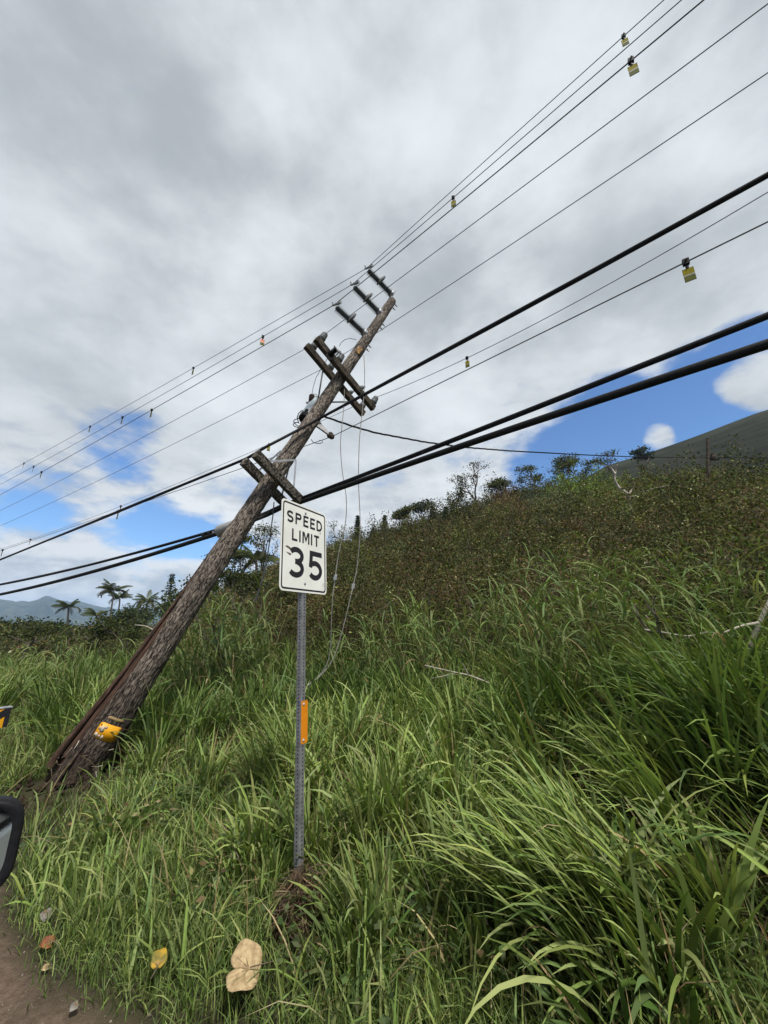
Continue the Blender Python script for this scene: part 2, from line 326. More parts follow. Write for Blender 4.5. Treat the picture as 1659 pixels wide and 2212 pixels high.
def ridge(name, mat, az0, az1, r0, r1, top, na, nr, rough, seed):
    A = np.radians(np.linspace(az0, az1, na)); f = np.linspace(0, 1, nr); FF, AA = np.meshgrid(f, A, indexing='ij')
    RR = r0 + (r1 - r0) * FF; X = RR * np.sin(AA); Y = RR * np.cos(AA)
    el = np.radians(np.interp(np.degrees(AA), top[0], top[1])); H = np.tan(el) * r1
    gul = np.abs(fbm(np.degrees(AA) * rough * 1.6, FF * 0.8, 4, seed) - 0.5) * 2
    prof = FF ** 1.15 * (1 - (1 - FF) * (1 - 2.2 * gul) * 0.9)
    Z = H * prof - 6 * (1 - FF) + (fbm(np.degrees(AA) * rough * 1.7, FF * 3, 4, seed + 3) - 0.5) * H * (0.34 if r1 > 300 else 0.015) + (EYE if r1 < 300 else 0)
    i = np.arange(nr - 1)[:, None]; j = np.arange(na - 1)[None, :]
    Q = np.stack([i * na + j, (i + 1) * na + j, (i + 1) * na + j + 1, i * na + j + 1], -1).reshape(-1, 4)[:, ::-1]
    V = np.stack([X, Y, Z], -1)
    # back face so that the ridge has a body
    B = V[-1].copy(); B[:, 0] *= 1.25; B[:, 1] *= 1.25; B[:, 2] = -6; V = np.concatenate([V.reshape(-1, 3), B]); jb = np.arange(na - 1); o0 = nr * na; l0 = (nr - 1) * na
    Q = np.concatenate([Q, np.stack([l0 + jb, l0 + jb + 1, o0 + jb + 1, o0 + jb], -1)])
    o = mesh_np(name, V, Q, mat, smooth_=True); return tag(o, kind='structure')
M['mountain'] = mat_mottled('forested_mountain', (0.012, 0.022, 0.016), (0.075, 0.085, 0.06), 0.012, 0.95, 0.1, vscale=(1, 1, 1), detail=8)
M['farhill'] = mat_mottled('far_grassy_hill', (0.020, 0.022, 0.017), (0.036, 0.040, 0.028), 0.35, 0.95, 0.1, vscale=(0.3, 0.3, 2.4), detail=8)
ridge('mountains', M['mountain'], -85, -8, 1500, 2300, ([-85, -60, -52, -46, -43, -41, -38.5, -36, -33, -30, -26, -20, -8], [1.9, 2.3, 2.2, 2.65, 2.45, 2.95, 2.8, 2.3, 2.0, 1.8, 1.9, 1.4, 0.7]), 300, 40, 0.55, 31)
ridge('far_hill', M['farhill'], 22, 100, 62, 118, ([22, 28, 32, 36, 41.7, 47.4, 55, 70, 100], [14, 18.5, 20.1, 20.5, 21.2, 21.9, 22.0, 19, 8]), 140, 40, 0.05, 51)

# ------------------------------------------------------------------ grass, scrub (uncountable)
def ribbon_blades(root, az, L, w, e0, bend, seg, col, tip=None, twist=0.5, pw=1.4, wmin=0.35):
    """root (n,3); every other (n,); returns verts, quads, colours"""
    n = len(root); dirh = np.stack([np.sin(az), np.cos(az), np.zeros(n)], -1); up = np.array([0, 0, 1.0])
    tw = rng.uniform(-twist, twist, n); side0 = np.stack([np.cos(az), -np.sin(az), np.zeros(n)], -1)
    P = root.copy(); V = np.empty((n, seg + 1, 2, 3), np.float32); C = np.empty((n, seg + 1, 2, 4), np.float32)
    for k in range(seg + 1):
        u = k / seg; e = e0 - bend * u ** pw
        d = np.cos(e)[:, None] * dirh + np.sin(e)[:, None] * up
        nrm = -np.sin(e)[:, None] * dirh + np.cos(e)[:, None] * up
        a = tw * (0.4 + u); sd = np.cos(a)[:, None] * side0 + np.sin(a)[:, None] * nrm
        ww = w * min(1.0, wmin + u * 2.6) * (1 - u ** 4.5) + 0.0006
        V[:, k, 0] = P - sd * ww[:, None] / 2; V[:, k, 1] = P + sd * ww[:, None] / 2
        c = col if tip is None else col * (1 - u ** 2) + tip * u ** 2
        C[:, k, :, :3] = c[:, None, :]; C[:, k, :, 3] = 1
        P = P + d * (L / seg)[:, None]
    b = (np.arange(n) * (seg + 1) * 2)[:, None] + (np.arange(seg) * 2)[None, :]
    Q = np.stack([b, b + 1, b + 3, b + 2], -1).reshape(-1, 4)
    return V.reshape(-1, 3), Q, C.reshape(-1, 4)
class Stuff:
    def __init__(s): s.V = []; s.Q = []; s.C = []; s.n = 0
    def add(s, V, Q, C): s.V.append(V); s.Q.append(Q + s.n); s.C.append(C); s.n += len(V)
    def build(s, name, mat, parent=None, org=None, smooth_=False):
        return mesh_np(name, np.concatenate(s.V), np.concatenate(s.Q), mat, parent, smooth_, {'col': ('FLOAT_COLOR', np.concatenate(s.C))}, org)
def U(a, b, n): return rng.uniform(a, b, n)
def mixcol(n, cols, var=0.18):
    cols = np.array(cols); c = cols[rng.integers(0, len(cols), n)] * U(1 - var, 1 + var, n)[:, None] * (1 + rng.normal(0, 0.05, (n, 3))); return np.clip(c, 0.003, 1)
def vis(x, y, z, pad=1.6):
    """inside the widened field of view (so that nothing is missing a step to the side)"""
    Zc = y * CT + (z - EYE) * ST; return (Zc > 0.5) & (np.abs(x) < Zc * 1.0 + pad)
def pix(x, y, z):
    Zc = np.maximum(y * CT + (z - EYE) * ST, 0.05); return CX + F * x / Zc, CY - F * ((z - EYE) * CT - y * ST) / Zc
GREENS = [(0.168, 0.222, 0.055), (0.138, 0.19, 0.046), (0.205, 0.25, 0.08), (0.122, 0.172, 0.053), (0.19, 0.228, 0.085)]
DKGREEN = [(0.082, 0.128, 0.028), (0.065, 0.105, 0.024), (0.105, 0.145, 0.035), (0.09, 0.125, 0.044)]
DRY = [(0.26, 0.20, 0.10), (0.20, 0.145, 0.07), (0.30, 0.25, 0.14), (0.14, 0.10, 0.055)]
LEAF_SPOT = [(-0.70, 2.43), (-1.12, 2.45)]
def clearing(x, y):
    """thin the tall grass where the photo shows something low: the post foot, the pole foot, the fallen leaves"""
    k = np.ones_like(x)
    for (cx, cy, r) in [(-0.55, 2.9, 0.24), (-0.48, 2.6, 0.2), (-0.60, 3.25, 0.12), (-3.35, 4.55, 0.75), (-3.75, 5.25, 0.75), (-2.9, 4.1, 0.4), (-0.72, 2.38, 0.36), (-1.15, 2.4, 0.25), (-6.3, 7.0, 0.55), (-5.6, 6.35, 0.5), (-5.0, 5.6, 0.4)]:
        k = np.minimum(k, smooth(r * 0.55, r * 1.15, np.hypot(x - cx, y - cy)))
    return k
def tussocks():
    st = Stuff(); N = 6200
    x = U(-13, 13, N); y = U(1.2, 13, N); s = x * RN[0] + y * RN[1]; t = x * RD[0] + y * RD[1]; z = hgt(x, y)
    dens = smooth(1.9, 2.9, s) * (1 - smooth(6.6, 8.2, s) * 0.93) * (0.25 + 0.75 * smooth(0.3, 0.5, fbm(x * 0.55, y * 0.55, 2, 77)))
    keep = (rng.random(N) < dens * 0.48) & vis(x, y, z, 1.8) & (rng.random(N) < clearing(x, y)); x, y, z, s, t = (q[keep] for q in (x, y, z, s, t)); n = len(x)
    px, py = pix(x, y, z + 0.5)
    size = np.interp(s, [1.9, 2.6, 3.4, 5, 8, 11], [0.40, 0.52, 0.74, 0.88, 0.86, 0.8]) * U(0.7, 1.25, n)
    lush = (fbm(x * 0.4, y * 0.4, 3, 4) + 0.14 * smooth(600, 1500, px)) > 0.56
    bright = fbm(x * 0.8, y * 0.8, 2, 15)
    for i in range(n):
        big = px[i] > 1150 and s[i] < 6.5
        nb = int(rng.integers(34, 68) * (1.15 if s[i] < 5 else 0.9)); hgtk = size[i] * (1.12 if big else 1.0)
        spread = 0.05 + 0.06 * hgtk; a0 = U(0, 2 * math.pi, nb); rr = np.sqrt(U(0, 1, nb)) * spread
        root = np.stack([x[i] + rr * np.cos(a0), y[i] + rr * np.sin(a0), np.full(nb, z[i] - 0.02)], -1)
        # each blade heads outwards, the clump leans with the wind
        lean = np.array([-0.55, -0.1]) if px[i] > 1100 else (np.array([-0.1, -0.12]) if px[i] > 500 else np.array([0.22, -0.05]))
        hd = np.stack([np.cos(a0), np.sin(a0)], -1) * U(0.3, 1.0, nb)[:, None] + (lean + rng.normal(0, 0.22, 2)) * U(0.5, 1.5, nb)[:, None] + rng.normal(0, 0.16, (nb, 2))
        az = np.arctan2(hd[:, 0], hd[:, 1])
        L = hgtk * U(0.5, 1.25, nb); w = U(0.014, 0.031, nb) * (0.75 + 0.35 * hgtk) * (1.25 if big else 1)
        e0 = np.radians(U(58, 88, nb)) - (0.30 if big else 0.0) * U(0, 1, nb); bend = np.radians(U(20, 150, nb)) * U(0.35, 1.0, nb)
        base = mixcol(nb, DKGREEN if lush[i] else GREENS, 0.2) * (0.78 + 0.5 * bright[i])
        dry = rng.random(nb) < 0.05; w = np.where(dry, w * 0.6, w); base[dry] = mixcol(int(dry.sum()), DRY)
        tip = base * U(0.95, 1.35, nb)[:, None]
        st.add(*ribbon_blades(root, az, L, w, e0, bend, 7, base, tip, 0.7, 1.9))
    print('tussocks', n); return tag(st.build('guinea_grass', M['grass'], smooth_=True), 'tall arching green guinea grass covering the bank', 'grass', kind='stuff')
def filler():
    """shorter dense growth between the tussocks and the fine grass on the verge"""
    st = Stuff()
    for (N, s0, s1, l0, l1, w0, w1, prob, cols) in [(145000, 1.0, 3.3, 0.13, 0.36, 0.0025, 0.0058, 1.0, GREENS + DKGREEN + DKGREEN), (9000, 1.6, 3.4, 0.2, 0.5, 0.009, 0.018, 1.0, GREENS), (90000, 2.2, 8.9, 0.22, 0.6, 0.007, 0.017, 1.0, GREENS + GREENS + DKGREEN), (16000, 1.8, 9.0, 0.3, 0.7, 0.004, 0.010, 1.0, DRY)]:
        if s1 < 4: sq = U(s0 - 0.3, s1, N); tq = U(-4.5, 9, N); x = RN[0] * sq + RD[0] * tq; y = RN[1] * sq + RD[1] * tq
        else: x = U(-12, 12, N); y = U(1.0, 13, N)
        s = x * RN[0] + y * RN[1]; z = hgt(x, y)
        nz = fbm(x * 1.6, y * 1.6, 3, 21)
        k = smooth(s0, s0 + 0.35, s + (nz - 0.5) * 0.45) * (1 - smooth(s1 - 0.6, s1, s)) * (0.25 + 0.75 * clearing(x, y)) * smooth(1.12, 1.42, sdirt(x, y) + (nz - 0.5) * 0.45) * (1 - 0.97 * (np.hypot(x + 3.75, y - 5.3) < 0.62))
        if s0 < 1.5: k = k * np.interp(np.hypot(x, y), [1, 4, 7], [1, 0.8, 0.25])
        keep = (rng.random(N) < k * prob) & vis(x, y, z, 1.5); x, y, z, s = x[keep], y[keep], z[keep], s[keep]; n = len(x)
        a = U(0, 2 * math.pi, n); base = mixcol(n, cols, 0.25) * (0.7 + 0.6 * fbm(x * 0.9, y * 0.9, 3, 45))[:, None]
        edge = np.interp(sdirt(x, y), [1.2, 1.8], [0.4, 1.0]) if s0 < 1.5 else np.ones(n)
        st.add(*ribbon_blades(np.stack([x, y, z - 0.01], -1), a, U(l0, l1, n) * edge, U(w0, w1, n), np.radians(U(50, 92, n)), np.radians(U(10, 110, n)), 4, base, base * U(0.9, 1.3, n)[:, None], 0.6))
        print('filler', n)
    return tag(st.build('verge_grass', M['grass'], smooth_=True), 'fine short grass along the dirt verge', 'grass', kind='stuff')
def canes():
    """tall cane grass with leafy stems on top of the bank"""
    st = Stuff(); spots = []
    for (px0, px1, y0, y1, n, h0, h1) in [(1180, 1660, 5.0, 7.6, 110, 1.2, 2.0), (1160, 1420, 6.2, 7.8, 26, 1.9, 2.5), (940, 1180, 6.4, 8.2, 60, 1.2, 1.9), (700, 950, 7.2, 9.0, 50, 1.1, 1.7), (430, 620, 7.0, 9.5, 80, 1.3, 2.3), (60, 420, 8.5, 11.5, 60, 0.8, 1.3), (1560, 1900, 3.6, 6.5, 40, 1.2, 1.8)]:
        for _ in range(n):
            px = random.uniform(px0, px1); yy = random.uniform(y0, y1); x = (px - CX) / F * yy * 0.98
            spots.append((x, yy, random.uniform(h0, h1)))
    for (x, y, h) in spots:
        z = float(hgt(x, y)); a = random.uniform(-2.2, -0.6) if random.random() < 0.7 else random.uniform(0, 6.28); ln = random.uniform(0.05, 0.42)
        tipdir = np.array([math.sin(a) * ln, math.cos(a) * ln, 1.0]); tipdir /= np.linalg.norm(tipdir)
        b = np.array([x, y, z - 0.05]); m = 7; pts = [b + tipdir * h * k / m + np.array([math.sin(a), math.cos(a), 0]) * 0.10 * h * (k / m) ** 2 for k in range(m + 1)]
        # stem: two crossed ribbons
        for ori in (np.array([1.0, 0, 0]), np.array([0, 1.0, 0])):
            V = []; C = []; pale = random.random() < 0.6
            cc = np.array([0.22, 0.2, 0.085]) * random.uniform(0.7, 1.2) if pale else np.array([0.11, 0.15, 0.05])
            for k, p in enumerate(pts): V += [p - ori * 0.006, p + ori * 0.006]; C += [(*cc, 1)] * 2
            st.add(np.array(V, np.float32), np.array([(2 * k, 2 * k + 1, 2 * k + 3, 2 * k + 2) for k in range(m)]), np.array(C, np.float32))
        nb = random.randint(7, 11); kk = np.sort(U(0.25, 1.0, nb)); root = np.array([pts[0] * (1 - q) + pts[-1] * q for q in kk])
        az = a + np.where(np.arange(nb) % 2 == 0, 0.9, -1.7) + rng.normal(0, 0.6, nb)
        base = mixcol(nb, [(0.11, 0.155, 0.045), (0.135, 0.18, 0.055), (0.095, 0.145, 0.05), (0.16, 0.19, 0.07)], 0.2)
        dry = rng.random(nb) < (0.7 - kk) * 0.5; base[dry] = mixcol(int(dry.sum()), DRY)
        st.add(*ribbon_blades(root, az, U(0.45, 0.85, nb) * min(1.0, h / 1.6), U(0.016, 0.03, nb), np.radians(U(40, 78, nb)), np.radians(U(50, 130, nb)), 6, base, base * 1.1, 0.6, 1.2, 0.7))
    return tag(st.build('cane_grass', M['grass'], smooth_=True), 'tall leafy cane grass rising above the bank', 'grass', kind='stuff')
def leaf_quads(P, size, cols, flat=0.0):
    """one folded diamond per leaf"""
    n = len(P); a = rng.normal(0, 1, (n, 3)); a[:, 2] *= (1 - flat); a /= np.linalg.norm(a, axis=1)[:, None]
    b = np.cross(a, rng.normal(0, 1, (n, 3))); b /= np.linalg.norm(b, axis=1)[:, None] + 1e-9
    sz = size[:, None]; V = np.stack([P - a * sz, P + b * sz * 0.55, P + a * sz, P - b * sz * 0.55], 1)
    Q = np.arange(n * 4).reshape(n, 4); C = np.repeat(np.concatenate([cols, np.ones((n, 1))], 1), 4, 0)
    return V.reshape(-1, 3).astype(np.float32), Q, C.astype(np.float32)
OLIVE = [(0.058, 0.070, 0.017), (0.078, 0.090, 0.024), (0.042, 0.054, 0.014), (0.10, 0.10, 0.03), (0.072, 0.058, 0.022)]
BROWN = [(0.11, 0.072, 0.036), (0.085, 0.057, 0.028), (0.14, 0.10, 0.052), (0.09, 0.074, 0.028)]
LIME = [(0.14, 0.20, 0.035), (0.17, 0.22, 0.05), (0.11, 0.16, 0.035)]
GREYG = [(0.085, 0.10, 0.05), (0.07, 0.085, 0.042)]
def scrub():
    lf = Stuff(); tw = MB(); N = 2600
    az = np.radians(U(-56, 62, N)); r = 8.4 + 44 * U(0, 1, N) ** 0.9
    x = r * np.sin(az); y = r * np.cos(az); s = x * RN[0] + y * RN[1]; z = hgt(x, y)
    left = np.degrees(az) < -24
    keep = (s > 7.9) & vis(x, y, z, 3) & (~left | (r > 12)) & (rng.random(N) < np.where(left, 0.8, np.interp(r, [8, 14, 50], [0.95, 0.9, 1.0]))); x, y, z, r, left = x[keep], y[keep], z[keep], r[keep], left[keep]; n = len(x)
    px, py = pix(x, y, z + 0.6); brown = 0.6 * fbm(x * 0.12, y * 0.12, 3, 8) + 0.4 * rng.random(n); print('shrubs', n)
    TV = []; TQ = []; tn = 0
    for i in range(n):
        R = random.choice((0.65, 0.8, 1.0, 1.3, 1.75)) * (1.0 if r[i] < 20 else 1.3) * (0.7 if left[i] else 1.0); H = R * random.uniform(0.75, 1.2)
        if r[i] < 14: H *= 1.25
        tall = random.random() < 0.09 and not left[i]
        if 38 < r[i] and px[i] < 1300 and random.random() < 0.25 and not left[i]: H *= 1.4; R *= 0.9
        if 400 < px[i] < 640 and r[i] < 24: H *= random.uniform(1.0, 1.2)
        if tall: H *= 1.6
        feat = (not left[i]) and (not tall) and random.random() < 0.17
        if feat: R = random.uniform(1.1, 1.9) * (1.0 if r[i] < 20 else 1.2); H = R * random.uniform(0.85, 1.15)
        m = int(np.interp(r[i], [8, 15, 30, 52], [580, 390, 245, 170]) * (R / 1.2) ** 1.6 * (H / R) ** 0.7); sz = float(np.interp(r[i], [8, 15, 30, 52], [0.036, 0.050, 0.080, 0.11]))
        kc = random.randint(16, 28); d = rng.normal(0, 1, (kc, 3)); d /= np.linalg.norm(d, axis=1)[:, None]; d[:, 2] = np.abs(d[:, 2]) * 1.1 - 0.05
        ctr = d * U(0.35, 1.0, kc)[:, None] ** 0.8; pick = rng.integers(0, kc, m)
        P = np.array([x[i], y[i], z[i]]) + (ctr[pick] + np.clip(rng.normal(0, 0.11, (m, 3)), -0.17, 0.17)) * np.array([R, R, H])
        shade = U(0.7, 1.35, kc)[pick][:, None] * (random.uniform(0.45, 0.75) if tall else random.uniform(0.6, 1.45))
        pal = OLIVE
        if brown[i] > 0.53: pal = BROWN + OLIVE[:2]
        if 1020 < px[i] < 1150 and 1010 < py[i] < 1110: pal = BROWN
        if 1200 < px[i] < 1335 and 1020 < py[i] < 1085: pal = LIME
        elif px[i] > 1560 and py[i] < 1035: pal = LIME + OLIVE[:2]
        elif px[i] > 1330 and py[i] < 1120: pal = OLIVE + LIME[2:] + BROWN[:1]
        elif 1140 < px[i] < 1215 and 1060 < py[i] < 1110: pal = GREYG
        if left[i]: pal = OLIVE + GREYG + LIME[2:] + BROWN[:1]
        if feat and pal is not LIME: pal = random.choice([GREYG, GREYG + OLIVE[3:4], [(0.10, 0.115, 0.03), (0.085, 0.10, 0.03)], BROWN, [(0.13, 0.085, 0.045), (0.10, 0.06, 0.035)], [(0.028, 0.038, 0.014), (0.04, 0.05, 0.018)]]); shade = shade * 0 + U(0.75, 1.3, kc)[pick][:, None]
        c = mixcol(m, pal, 0.16) * shade; sp = rng.random(m) < 0.018; c[sp] = mixcol(int(sp.sum()), [(0.30, 0.33, 0.12), (0.36, 0.36, 0.2), (0.25, 0.22, 0.12)])
        lf.add(*leaf_quads(P, sz * U(0.6, 1.3, m), c))
        # bare twigs
        for _ in range(random.randint(4, 11)):
            a = rng.normal(0, 1, 3); a[2] = abs(a[2]) + 0.6; a = nv(a); b0 = np.array([x[i], y[i], z[i]]); e = b0 + a * np.array([R, R, min(H, 1.25 * R)]) * random.uniform(0.7, 1.12)
            wdt = 0.005 + 0.0006 * r[i]; sd = nv(np.cross(a, (0.3, 1, 0.1))) * wdt; TV += [b0 - sd, b0 + sd, e + sd * 0.3, e - sd * 0.3]; TQ.append((tn, tn + 1, tn + 2, tn + 3)); tn += 4
    tag(lf.build('hillside_scrub', M['leaf']), 'dense olive and brown scrub covering the hillside', 'scrub', kind='stuff')
    tag(mesh_np('scrub_twigs', np.array(TV), np.array(TQ), M['twig']), 'thin dry twigs standing through the hillside scrub', 'twigs', kind='stuff')
def right_mass():
    """the big dark clumps with long blades at the right edge"""
    st = Stuff()
    for k in range(30):
        px = random.uniform(1420, 1830); yy = random.uniform(3.5, 5.4); x = (px - CX) / F * yy; y = yy; z = float(hgt(x, y)); nb = random.randint(45, 75); a0 = U(0, 6.283, nb); rr = np.sqrt(U(0, 1, nb)) * 0.16
        root = np.stack([x + rr * np.cos(a0), y + rr * np.sin(a0), np.full(nb, z - 0.02)], -1)
        hd = np.stack([np.cos(a0), np.sin(a0)], -1) * U(0.3, 1.0, nb)[:, None] + np.array([-0.55, -0.15]) * U(0.3, 1.5, nb)[:, None]
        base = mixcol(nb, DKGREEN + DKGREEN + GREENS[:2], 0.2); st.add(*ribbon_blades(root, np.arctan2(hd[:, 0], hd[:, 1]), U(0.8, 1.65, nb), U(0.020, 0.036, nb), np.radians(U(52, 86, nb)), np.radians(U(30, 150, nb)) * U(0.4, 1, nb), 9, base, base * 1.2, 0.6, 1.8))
    for k in range(34):        # paler clumps with long blades swept to the left in front of them
        px = random.uniform(960, 1760); yy = random.uniform(2.3, 4.0); x = (px - CX) / F * yy; y = yy; z = float(hgt(x, y)); nb = random.randint(26, 46); a0 = U(0, 6.283, nb); rr = np.sqrt(U(0, 1, nb)) * 0.10
        root = np.stack([x + rr * np.cos(a0), y + rr * np.sin(a0), np.full(nb, z - 0.02)], -1); dr = np.array([-0.9, random.uniform(-0.25, 0.25)])
        hd = np.stack([np.cos(a0), np.sin(a0)], -1) * U(0.1, 0.5, nb)[:, None] + dr * U(0.5, 1.3, nb)[:, None]
        base = mixcol(nb, GREENS, 0.14); st.add(*ribbon_blades(root, np.arctan2(hd[:, 0], hd[:, 1]), U(0.55, 1.15, nb), U(0.017, 0.031, nb), np.radians(U(48, 78, nb)), np.radians(U(30, 125, nb)) * U(0.5, 1, nb), 9, base, base * 1.3, 0.5, 1.9))
    return tag(st.build('long_bladed_grass', M['grass'], smooth_=True), 'long-bladed arching grass massed towards the right edge', 'grass', kind='stuff')
def weeds():
    """low broad-leaved weeds and dead litter between the clumps, grit on the bare dirt"""
    st = Stuff(); N = 1500; x = U(-9, 9, N); y = U(2, 10, N); s = x * RN[0] + y * RN[1]; z = hgt(x, y); keep = (s > 2.0) & (s < 8.2) & vis(x, y, z, 1.0) & (fbm(x * 0.9, y * 0.9, 2, 61) > 0.52) & (np.hypot(x + 3.7, y - 5.1) > 1.1)
    for xx, yy, zz in zip(x[keep], y[keep], z[keep]):
        m = random.randint(30, 70); h = random.uniform(0.15, 0.5); P = np.array([xx, yy, zz]) + rng.normal(0, 1, (m, 3)) * np.array([0.11, 0.11, 0.0]) + np.stack([np.zeros(m), np.zeros(m), U(0.05, h, m)], -1); c = mixcol(m, [(0.05, 0.08, 0.028), (0.07, 0.105, 0.035), (0.09, 0.11, 0.05)] if random.random() < 0.8 else DRY + BROWN, 0.25); st.add(*leaf_quads(P, U(0.014, 0.034, m), c, 0.5))
    tag(st.build('ground_weeds', M['leaf']), 'low leafy weeds between the grass clumps', 'weeds', kind='stuff')
    V = []; Q = []; n = 0; ico = [(1, 0, 0), (-1, 0, 0), (0, 1, 0), (0, -1, 0), (0, 0, 1), (0, 0, -1)]; tri = [(0, 2, 4), (2, 1, 4), (1, 3, 4), (3, 0, 4), (2, 0, 5), (1, 2, 5), (3, 1, 5), (0, 3, 5)]
    for _ in range(2600):
        s_ = random.uniform(-0.2, 1.6); t_ = random.uniform(0, 8); xx, yy = 0.58 * s_ - 0.81 * t_, 0.81 * s_ + 0.58 * t_; zz = float(hgt(xx, yy)); sz = 0.003 + 0.009 * random.random() ** 3
        for p in ico: V.append((xx + p[0] * sz * random.uniform(0.6, 1.5), yy + p[1] * sz * random.uniform(0.6, 1.5), zz + p[2] * sz * random.uniform(0.5, 1.0)))
        Q += [(n + i, n + j, n + k) for (i, j, k) in tri]; n += 6
    tag(mesh_np('roadside_grit', np.array(V), np.array(Q), mat_mottled('grit', (0.06, 0.045, 0.035), (0.22, 0.18, 0.145), 9, 0.95, 0.1)), 'scattered grit on the bare roadside dirt', 'grit', kind='stuff')
right_mass(); weeds()
tussocks(); filler(); canes(); scrub()
# ------------------------------------------------------------------ the leaning utility pole
PB = at(148, 1690, 4.845); PT = at_y(847, 650, 8.2); PU = nv(PT - PB); PLEN = float(np.linalg.norm(PT - PB))
def axis_at(w): return PB + PU * w
def pole_r(w): return np.interp(w, [-0.3, 0.37, 1.35, 2.5, 4.0, PLEN], [0.315, 0.285, 0.215, 0.178, 0.165, 0.107])
def depth(P): P = np.asarray(P) - CAMP; return P[1] * CT + P[2] * ST
def axis_px(px, py):
    """length along the pole of the axis point that shows nearest this pixel"""
    ws = np.linspace(0, PLEN, 1500); A = PB + PU * ws[:, None]; X, Y = pix(A[:, 0], A[:, 1], A[:, 2]); return float(ws[np.argmin((X - px) ** 2 + (Y - py) ** 2)])
def frame_at(w):
    """across the pole: towards the camera, and towards the left of the view"""
    v = CAMP - axis_at(w); c = nv(v - PU * np.dot(v, PU)); l = nv(np.cross(PU, c)); 
    if l[0] > 0: l = -l
    return c, l
def perp_pair(p1, p2, lam0):
    """two pixels on a bar square to the pole whose middle lies at depth lam0"""
    r1, r2 = ray(*p1), ray(*p2); ks = np.linspace(-0.4, 0.4, 1601)
    best = min(ks, key=lambda k: abs(np.dot(nv(r1 * (1 + k) - r2 * (1 - k)), PU)))
    return CAMP + r1 * lam0 * (1 + best), CAMP + r2 * lam0 * (1 - best)
pole = empty('utility_pole', (PB[0], PB[1], 0.0), 'leaning grey wooden utility pole with crossarms, split open at its foot', 'utility pole')
WS = 3.6                                           # the split runs this far up
WTAG = axis_px(242, 1580)
def shaft():
    nw, na = 430, 96; w = np.linspace(-0.25, PLEN, nw); ph = np.linspace(0, 2 * math.pi, na, endpoint=False)
    Wm, Pm = np.meshgrid(w, ph, indexing='ij'); c, l = frame_at(1.5); b = -c
    R = pole_r(Wm) * (1 + 0.05 * (fbm(np.cos(Pm) * 5 + 9, Wm * 1.1 + np.sin(Pm) * 5, 3, 3) - 0.5))
    flat = smooth(0.30, 0.22, np.abs(Wm - WTAG - 0.05)) * smooth(60, 50, np.minimum(np.degrees(Pm), 360 - np.degrees(Pm))); rn = 0.020 * (fbm(Pm * 7.5, Wm * 4.2, 3, 12) - 0.5) + 0.010 * (vnoise(Pm * 16, Wm * 11, 5) - 0.5); R = R + rn * (1 - flat)
    # notch on the left where the outer wood split away
    an = np.degrees(Pm); half = np.interp(Wm, [0, 0.8, 1.6, 2.6, WS], [42, 40, 33, 18, 0]); mid = np.interp(Wm, [0, 1.6, WS], [60, 64, 88]) + 3 * np.sin(Wm * 2.3)
    notch = smooth(0, 6, half - np.abs(an - mid) + 6 * (fbm(Wm * 3, Pm * 2, 2, 6) - 0.5)) * (Wm < WS)
    R = R * (1 - 0.40 * notch * (0.75 + 0.5 * (fbm(Pm * 9, Wm * 0.8, 2, 33) - 0.5)))
    # rotten, ragged foot
    foot = -0.02 + 0.34 * fbm(Pm * 2.2, Pm * 0 + 3.1, 3, 41) - 0.22 * smooth(40, 110, an) * (an < 180)
    Wv = np.maximum(Wm, foot - 0.05)
    cr = smooth(0.5, 0.0, Wm - foot) * 0.25; R = R * (1 - cr * vnoise(Pm * 6, Wm * 6, 4))
    Dr = np.cos(Pm)[..., None] * c + np.sin(Pm)[..., None] * l
    V = PB + PU * Wv[..., None] + Dr * R[..., None]
    i = np.arange(nw - 1)[:, None]; j = np.arange(na)[None, :]; j2 = (j + 1) % na
    Q = np.stack([i * na + j, i * na + j2, (i + 1) * na + j2, (i + 1) * na + j], -1).reshape(-1, 4)
    # top cap: shrink rings
    V = V.reshape(-1, 3); l0 = (nw - 1) * na; top = V[l0:]; capV = []; 
    for f in (0.9, 0.5, 0.02): capV.append(PT + (top - PT) * f + PU * 0.02 * (1 - f))
    nV = np.concatenate([V] + capV); jj = np.arange(na); j3 = (jj + 1) % na; CQ = []
    prev = l0
    for k in range(3): cur = nw * na + k * na; CQ.append(np.stack([prev + jj, prev + j3, cur + j3, cur + jj], -1)); prev = cur
    Q = np.concatenate([Q] + CQ)
    loc = nV - PB; pc = np.stack([loc @ c, loc @ l, loc @ PU], -1)
    bare = np.concatenate([np.clip(notch + 0.5 * cr * 2, 0, 1).ravel(), np.zeros(3 * na)])
    mesh_np('shaft', nV, Q, M['pole'], pole, True, {'pc': ('FLOAT_VECTOR', pc), 'bare': ('FLOAT', bare)})
